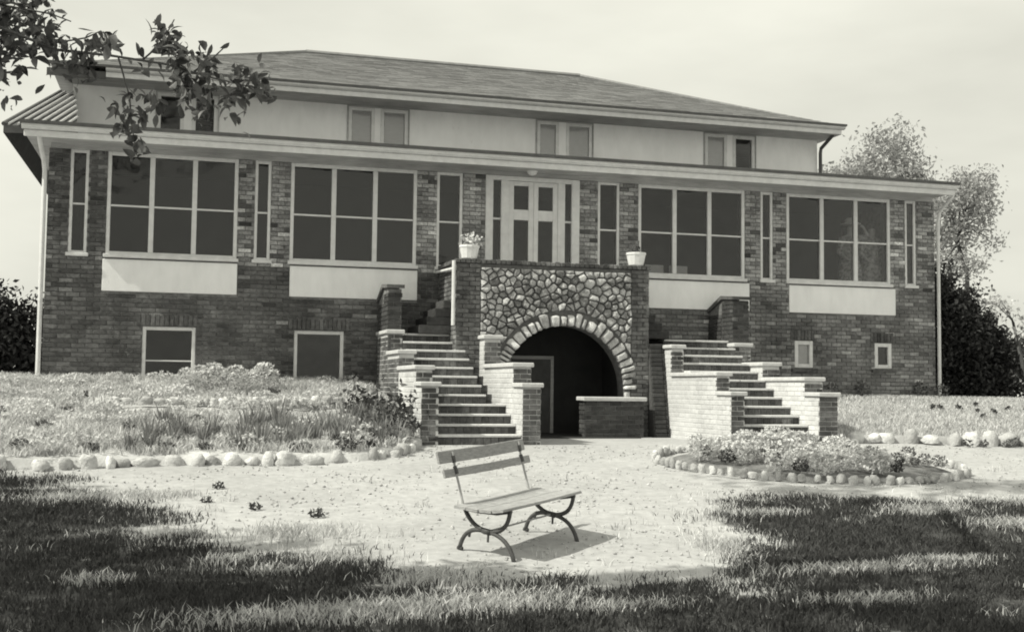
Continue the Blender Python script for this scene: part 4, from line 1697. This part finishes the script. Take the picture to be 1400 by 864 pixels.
# thin pale scatter along every turf edge
X2, Y2 = cand(60000, -10, 8, -13.5, -6.2)
e = turf_mask(X2, Y2) != turf_mask(X2 + rng.normal(size=len(X2)) * .25, Y2 + rng.normal(size=len(X2)) * .25)
X, Y = np.concatenate([X, X2[e][:9000]]), np.concatenate([Y, Y2[e][:9000]])
o = blades('lit_grass', np.stack([X, Y, g(Y)], 1), .07, .0045, 'grass_pale', .8)
o['label'] = 'pale tufts painting sunlit grass over the dark lawn'
# loose pebbles on the drive
X, Y = cand(26000, -9, 10, -12.5, -4.1)
k = visible(X, Y) & ~turf_mask(X, Y)
X, Y = X[k][:6000], Y[k][:6000]
n = len(X)
r_ = (.006 + .016 * rng.uniform(0, 1, n) ** 3)[:, None]
c = np.stack([X, Y, g(Y) + .004], 1)
oct_ = np.array([(1, 0, 0), (0, 1, 0), (-1, 0, 0), (0, -1, 0), (0, 0, .8), (0, 0, -.8)])
V = (c[:, None] + oct_[None] * r_[:, None] * rng.uniform(.6, 1.4, (n, 6, 1))).reshape(-1, 3)
i = np.arange(n)[:, None] * 6
Fc = np.concatenate([i + np.array([q]) for q in ((0, 1, 4), (1, 2, 4), (2, 3, 4), (3, 0, 4), (1, 0, 5), (2, 1, 5), (3, 2, 5), (0, 3, 5))])
o = raw_part('pebbles', V, Fc, 'pebble', None, np.repeat(rng.uniform(.65, 1.25, n), 6))
o['kind'] = 'stuff'
# ground cover on the banks
X, Y = cand(90000, -11, -2.85, -6, 0)
yb = np.interp(X, BLx, BLy)
k = (Y > yb + .12) & (noise2(X, Y, 3.3) + rng.normal(size=len(X)) * .4 > -.15) & ~((Y < -2.6) & (Y > -3.3) & (X > -7) & (X < -3.6))
X, Y = X[k], Y[k]
o = blades('ground_cover', np.stack([X, Y, bankL(X, Y)], 1), .10, .009, 'grass_pale', .9)
o['label'] = 'pale ground cover spreading over the planted bank'
X, Y = cand(70000, 3.9, 13, -5, 0)
yb = np.interp(X, BRx, BRy)
k = (Y > yb + .1)
X, Y = X[k], Y[k]
o = blades('lawn_cover', np.stack([X, Y, bankR(X, Y)], 1), .07, .007, 'grass_pale', .9)
o['label'] = 'short pale grass on the lawn right of the stairs'


# ------------------------------------------------------------------ trees
def crown_pts(lobes, n_cl, per, spread):
    P = []
    tot = sum(r[0] * r[1] * r[2] for _, r in lobes)
    for c, r in lobes:
        k = max(3, int(n_cl * r[0] * r[1] * r[2] / tot))
        d = rng.normal(size=(k, 3))
        d /= np.linalg.norm(d, axis=1)[:, None]
        cc = d * (rng.uniform(.25, 1, k)[:, None] ** .45) * np.array(r) + np.array(c)
        for q in cc:
            s = spread * rng.uniform(.6, 1.4)
            P.append(q + rng.normal(size=(int(per * rng.uniform(.5, 1.5)), 3)) * np.array([s, s, s * .75]))
    return np.concatenate(P)


def tree(name, base, label, cat, lobes, ncl, per, spread, leaf, m, bark='bark', trunk=None, tr=.2, group=None, aspect=.5):
    t_ = thing(name, base, label, cat, group)
    P = crown_pts(lobes, ncl, per, spread)
    V, Fc, sh = leaves(P, leaf, aspect, .2)
    raw_part('crown', V, Fc, m, t_, sh, base)
    mb = MB()
    top = trunk or [(base[0], base[1], base[2] - .2), tuple(np.array(lobes[0][0]) * .5 + np.array(base) * .5), tuple(lobes[0][0])]
    mb.tube(top, [tr, tr * .75, tr * .35] if len(top) == 3 else list(np.linspace(tr, tr * .3, len(top))), 9)
    for c, r in lobes[1:] if len(lobes) > 1 else lobes:
        a = Vector(top[-2]).lerp(Vector(top[-1]), random.uniform(.0, .6))
        mid = a.lerp(Vector(c), .5) + Vector((random.uniform(-.2, .2), random.uniform(-.2, .2), random.uniform(-.1, .3)))
        mb.tube([a, mid, Vector(c)], [tr * .4, tr * .25, tr * .08], 6)
        for _ in range(3):
            e = Vector(c) + Vector((random.uniform(-1, 1) * r[0] * .7, random.uniform(-1, 1) * r[1] * .7, random.uniform(-.3, 1) * r[2] * .7))
            mb.tube([mid, mid.lerp(e, .55), e], [tr * .2, tr * .12, tr * .04], 5)
    part('trunk', mb, bark, t_, smooth=True)
    return t_


# pale trees beyond the right end
tree('deciduous_tree', (20.0, 20, .4), 'pale airy tree rising behind the right end of the porch roof', 'tree',
     [((20.4, 20, 9.4), (1.9, 1.6, 1.2)), ((19.0, 20, 9.2), (1.3, 1.3, 1.0)), ((20.6, 20, 10.9), (1.3, 1.2, .75)), ((22.0, 20.2, 9.0), (1.3, 1.2, 1.0)), ((18.3, 20, 8.5), (.8, .9, .8)), ((21.3, 20, 10.3), (1.0, 1, .7))],
     130, 60, .3, .19, 'foliage_tree', 'bark_pale', tr=.22)
tree('deciduous_tree', (18.1, 12, .4), 'pale tree with a short curved trunk right of the clubhouse above the dark bush', 'tree',
     [((18.1, 12, 7.2), (.8, .8, .8)), ((18.5, 12, 7.9), (.65, .7, .6)), ((17.4, 12, 6.7), (.75, .7, .8)), ((18.75, 12, 7.0), (.55, .6, .6)), ((18.1, 12, 6.3), (.6, .6, .5)), ((16.95, 12, 5.6), (.45, .5, .6)), ((17.5, 12, 5.6), (.4, .5, .4)), ((18.0, 11.6, 5.2), (.6, .4, .6)), ((17.3, 11.8, 4.7), (.5, .5, .6)), ((19.1, 12, 6.2), (.35, .4, .4))],
     150, 46, .19, .14, 'foliage_tree', 'bark', trunk=[(18.2, 12, .2), (18.3, 12, 3.8), (18.25, 12, 5.0), (17.95, 12, 5.8), (18.0, 12, 7.0)], tr=.10)
# dark evergreen mass right of the house
tree('evergreen_bush', (11.2, 3.4, 1.0), 'large dark evergreen bush standing right of the brick wall', 'bush',
     [((11.0, 3.4, 2.4), (.9, .9, 1.3)), ((11.7, 3.3, 1.9), (.95, .9, 1.1)), ((10.85, 3.3, 3.4), (.55, .6, .8)), ((10.5, 3.2, 1.8), (.6, .7, 1.0)), ((12.1, 3.4, 1.5), (.7, .8, .7)), ((11.4, 3.3, 3.1), (.5, .5, .6)), ((12.2, 3.3, 2.5), (.5, .5, .5))],
     330, 90, .17, .13, 'foliage_dark', tr=.12)
tree('leafy_bush', (12.7, 2.4, 1.0), 'pale leafy bush growing against the right side of the dark evergreen', 'bush',
     [((12.2, 2.4, 2.9), (.35, .4, .3)), ((12.75, 2.4, 2.55), (.45, .5, .6)), ((12.9, 2.4, 1.7), (.5, .5, .6)), ((11.7, 2.35, 3.25), (.22, .3, .15)), ((13.3, 2.5, 2.3), (.5, .5, .8))],
     34, 34, .12, .13, 'foliage_pale', tr=.06)
tree('evergreen_bush', (14.0, 5.0, 1.0), 'lower dark evergreen bush at the right edge behind the pale leafy bush', 'bush',
     [((14.0, 5.0, 1.9), (.9, .9, .8)), ((15.2, 5.2, 1.8), (.9, .9, .9)), ((13.4, 4.8, 1.5), (.6, .7, .6))], 90, 60, .18, .14, 'foliage_dark', tr=.1)
# dark hedge and pale tree at the left edge
tree('evergreen_hedge', (-10.0, 4.0, 1.2), 'dark clipped hedge at the left edge beyond the brick corner', 'hedge',
     [((-9.6, 4, 2.2), (.7, .8, 1.0)), ((-10.6, 4, 2.4), (.9, .8, 1.1)), ((-11.8, 4.2, 2.3), (1.0, .8, 1.1)), ((-8.9, 4.2, 2.0), (.5, .7, .9))], 330, 90, .18, .13, 'foliage_dark', tr=.1)
tree('deciduous_tree', (-15.0, 24, .4), 'faint pale tree far beyond the left corner of the clubhouse', 'tree',
     [((-14.6, 24, 8.2), (.9, .9, .8)), ((-15.6, 24, 7.4), (1.0, .9, .9)), ((-14.0, 24, 6.8), (.6, .7, .6)), ((-15, 24, 5.6), (.7, .8, .6))], 26, 22, .3, .2, 'foliage_pale', 'bark_pale', tr=.15)

# big foreground tree on the left: trunk and most of the crown stand outside the frame
bt = thing('shade_tree', (-12.6, -11.6, -.3), 'large leafy tree at upper left whose branches hang in front of the roof', 'tree')
P = crown_pts([((-13.6, -12.2, 6.6), (2.6, 2.6, 1.7)), ((-11.3, -13.4, 6.4), (1.6, 1.6, 1.1)), ((-8.6, -13.4, 8.0), (2.4, 1.1, 1.0)), ((-6.3, -8.5, 9.4), (2.2, 1.0, .9)), ((-4.8, -8.6, 9.6), (1.4, .9, .7)),
               ((-5.5, -13.2, 8.2), (2.0, .9, .8)), ((-14.5, -8.6, 7.0), (1.2, 1.0, 1.2))], 125, 46, .3)
V, Fc, sh = leaves(P, .23, .55, .3)
raw_part('crown', V, Fc, 'foliage', bt, sh, (-12.6, -11.6, -.3))
mb = MB()
mb.tube([(-12.6, -11.6, -.5), (-12.55, -11.6, 1.5), (-12.4, -11.5, 3.2), (-12.2, -11.2, 5.5), (-11.8, -10.8, 7.5)], [.34, .28, .25, .2, .12], 10)
for pth in ([(-12.3, -11.4, 4.2), (-11, -12, 5.4), (-8.5, -12.4, 7.2), (-6.9, -12.5, 8.4)], [(-12.2, -11.2, 5.4), (-10.5, -12.4, 7.2), (-7.5, -12.2, 9.2), (-6.3, -9.5, 9.6), (-5, -8.6, 9.7)],
            [(-12.3, -11.3, 4.8), (-13.2, -9.8, 6.2), (-13, -8, 7.5)], [(-12.3, -11.4, 4.4), (-13.6, -12.2, 6.2)]):
    mb.tube(pth, list(np.linspace(.13, .03, len(pth))), 7)
part('trunk', mb, 'bark', bt, smooth=True)
# the hanging boughs that are in view
boughs = [
    [(-12.4, -11.5, 3.1), (-10.2, -11.6, 3.7), (-8.2, -11.7, 3.95), (-7.3, -11.75, 3.75)],
    [(-8.2, -11.7, 3.95), (-7.4, -11.8, 3.62), (-6.9, -11.82, 3.45), (-6.55, -11.9, 3.42), (-6.2, -11.95, 3.38), (-5.85, -12.05, 3.28), (-5.52, -12.15, 3.2)],
    [(-6.35, -11.9, 3.40), (-6.22, -11.95, 3.52), (-6.14, -12.0, 3.68)],
    [(-6.5, -11.9, 3.41), (-6.42, -11.9, 3.15), (-6.40, -11.88, 2.95), (-6.36, -11.86, 2.75)],
    [(-6.0, -12.0, 3.33), (-5.88, -12.05, 3.42), (-5.8, -12.08, 3.5)],
    [(-7.0, -11.8, 3.48), (-6.72, -11.82, 3.55), (-6.62, -11.85, 3.6)],
    [(-7.3, -11.75, 3.75), (-6.95, -11.8, 3.7), (-6.82, -11.8, 3.66)],
]
mb = MB()
for i, pth in enumerate(boughs):
    mb.tube(pth, list(np.linspace(.05 if i == 0 else .014 if i == 1 else .007, .004 if i else .02, len(pth))), 6)
part('branch', mb, 'bark', bt, smooth=True)
C = []


def along(pth, n, sp, f0=0.):
    pth = [np.array(p) for p in pth]
    for _ in range(n):
        t_ = rng.uniform(f0, 1) * (len(pth) - 1)
        i = min(int(t_), len(pth) - 2)
        C.append(pth[i] + (pth[i + 1] - pth[i]) * (t_ - i) + rng.normal(size=3) * np.array(sp))


along(boughs[0], 560, (.18, .2, .16), .55)
along(boughs[1], 70, (.06, .1, .06), 0)
for q, n, s in (((-7.4, -11.6, 3.5), 380, .14), ((-7.15, -11.6, 3.78), 240, .12), ((-7.5, -11.6, 3.25), 90, .09), ((-6.95, -11.7, 3.5), 60, .08), ((-6.13, -12, 3.46), 44, .055), ((-6.2, -11.95, 3.58), 34, .05), ((-6.1, -12, 3.38), 40, .055), ((-5.92, -12.05, 3.40), 26, .045),
                ((-5.7, -12.1, 3.26), 46, .06), ((-5.55, -12.15, 3.22), 26, .045), ((-5.95, -12.05, 3.28), 30, .05), ((-6.42, -11.9, 3.1), 30, .06), ((-6.42, -11.9, 2.93), 26, .055), ((-6.36, -11.86, 2.8), 20, .05),
                ((-6.62, -11.86, 3.55), 26, .05), ((-6.07, -12.0, 3.2), 40, .06), ((-5.97, -12.03, 3.07), 30, .055), ((-6.28, -11.9, 3.1), 26, .055), ((-5.75, -12.1, 3.12), 20, .05), ((-6.75, -11.8, 3.32), 24, .05), ((-6.75, -11.82, 3.42), 34, .06), ((-5.68, -12.1, 2.98), 5, .03), ((-7.35, -11.7, 3.1), 14, .08)):
    C += list(rng.normal(size=(n, 3)) * np.array([s, s * 1.4, s]) + np.array(q))
V, Fc, sh = broad_leaves(np.array(C), .098)
raw_part('leaves', V, Fc, 'leaf_near', bt, sh, (-6.5, -11.9, 3.3))


# ------------------------------------------------------------------ people and chairs on the porch
def person(base, label, pose, cloth, hat):
    """one continuous skinned body, posed; hair, hat and clothes as parts"""
    p = thing('person', base, label, 'person')
    H = 1.66
    J = pose
    names = list(J)
    me = bpy.data.meshes.new('body')
    edges = [('pelvis', 'waist'), ('waist', 'chest'), ('chest', 'neck'), ('neck', 'head0'), ('head0', 'head1'), ('chest', 'shl'), ('chest', 'shr'), ('shl', 'ell'), ('ell', 'wrl'), ('wrl', 'hal'),
             ('shr', 'elr'), ('elr', 'wrr'), ('wrr', 'har'), ('pelvis', 'hpl'), ('pelvis', 'hpr'), ('hpl', 'knl'), ('knl', 'anl'), ('anl', 'tol'), ('hpr', 'knr'), ('knr', 'anr'), ('anr', 'tor')]
    idx = {n_: i for i, n_ in enumerate(names)}
    me.from_pydata([J[n_] for n_ in names], [(idx[a], idx[b_]) for a, b_ in edges], [])
    o = bpy.data.objects.new('body', me)
    me.materials.append(M['skin'])
    link(o, p, base)
    sk = o.modifiers.new('skin', 'SKIN')
    rad = dict(pelvis=.15, waist=.125, chest=.14, neck=.055, head0=.085, head1=.075, shl=.06, shr=.06, ell=.045, elr=.045, wrl=.03, wrr=.03, hal=.035, har=.035, hpl=.09, hpr=.09,
               knl=.06, knr=.06, anl=.042, anr=.042, tol=.035, tor=.035)
    for n_ in names:
        v = me.skin_vertices[0].data[idx[n_]]
        v.radius = (rad[n_], rad[n_] * .85)
        v.use_root = n_ == 'pelvis'
    o.modifiers.new('sub', 'SUBSURF').levels = 2
    o.modifiers['sub'].render_levels = 2
    b = Vector(base)
    # dress: a lofted shell a little wider than the body
    rings = [('pelvis', -.55, .27, .2), ('pelvis', -.2, .24, .19), ('pelvis', 0, .20, .17), ('waist', 0, .16, .14), ('chest', -.02, .185, .155), ('chest', .09, .15, .12), ('neck', -.04, .075, .07)]
    mbd = MB()
    n = 14
    v, f = [], []
    for nm, dz, a, d_ in rings:
        q = Vector(J[nm])
        for k in range(n):
            an = 2 * math.pi * k / n
            w = 1 + .04 * math.sin(3 * an + dz * 9)
            v.append(b + q + Vector((a * math.cos(an) * w, d_ * math.sin(an) * w, dz)))
    for i in range(len(rings) - 1):
        for k in range(n):
            f.append((i * n + k, i * n + (k + 1) % n, (i + 1) * n + (k + 1) % n, (i + 1) * n + k))
    part('dress', mbd.add(v, f), cloth, p, smooth=True)
    for s in 'lr':
        a_, e_, w_ = (b + Vector(J[x + s]) for x in ('sh', 'el', 'wr'))
        part('sleeve', MB().tube([a_, a_.lerp(e_, .5), e_, e_.lerp(w_, .4)], [.078, .072, .062, .055], 10), cloth, p, smooth=True)
    hd = b + Vector(J['head1'])
    if hat:
        part('hat', MB().lathe([(.19, .0), (.2, .015), (.12, .03), (.115, .1), (.08, .13), (.01, .135)], (hd.x, hd.y, hd.z + .02), 14), 'cloth_white', p, smooth=True)
    else:
        part('hair', MB().lathe([(.02, -.06), (.085, -.04), (.105, .02), (.09, .075), (.05, .1), (.01, .105)], (hd.x, hd.y + .03, hd.z + .01), 12), 'hair', p, smooth=True)
    return p


def pose(lift=False):
    J = dict(pelvis=(0, 0, .88), waist=(0, 0, 1.05), chest=(0, 0, 1.28), neck=(0, -.01, 1.42), head0=(0, -.03, 1.52), head1=(0, -.03, 1.60), shl=(-.17, 0, 1.34), shr=(.17, 0, 1.34),
             ell=(-.24, .0, 1.06), wrl=(-.17, -.16, .90), hal=(-.13, -.22, .86), elr=(.24, 0, 1.06), wrr=(.16, -.17, .92), har=(.12, -.22, .88), hpl=(-.09, 0, .82), hpr=(.09, 0, .82),
             knl=(-.1, -.01, .46), anl=(-.1, .01, .08), tol=(-.1, -.12, .03), knr=(.1, 0, .46), anr=(.1, .02, .08), tor=(.11, -.11, .03))
    if lift:
        J.update(elr=(.36, -.05, 1.40), wrr=(.22, -.14, 1.56), har=(.15, -.13, 1.60))
    return J


person((6.80, .42, FLOOR), 'person in a white hat and printed dress standing behind the right-hand porch window', pose(True), 'cloth_print', True)
person((7.33, .5, FLOOR), 'dark-haired person in a printed dress standing at the right of the porch window', pose(), 'cloth_print', False)


def chair(x, y, label):
    c = thing('porch_chair', (x, y, FLOOR), label, 'chair', 'white chairs inside the porch')
    z = FLOOR
    part('seat', MB().bbox(x - .2, x + .2, y - .2, y + .2, z + .38, z + .42, .01), 'wicker', c)
    for sx in (-1, 1):
        for sy in (-1, 1):
            part('leg', MB().tube([(x + sx * .19, y + sy * .19, z), (x + sx * .18, y + sy * .18, z + .38)], .018, 6), 'wicker', c)
    part('backrest', MB().bbox(x - .19, x + .19, y - .24, y - .205, z + .40, z + .66, .012), 'wicker', c)


chair(2.62, .75, 'white chair low in the leftmost pane of the wide window right of the door')
chair(3.12, .75, 'white chair low in the middle pane of the wide window right of the door')
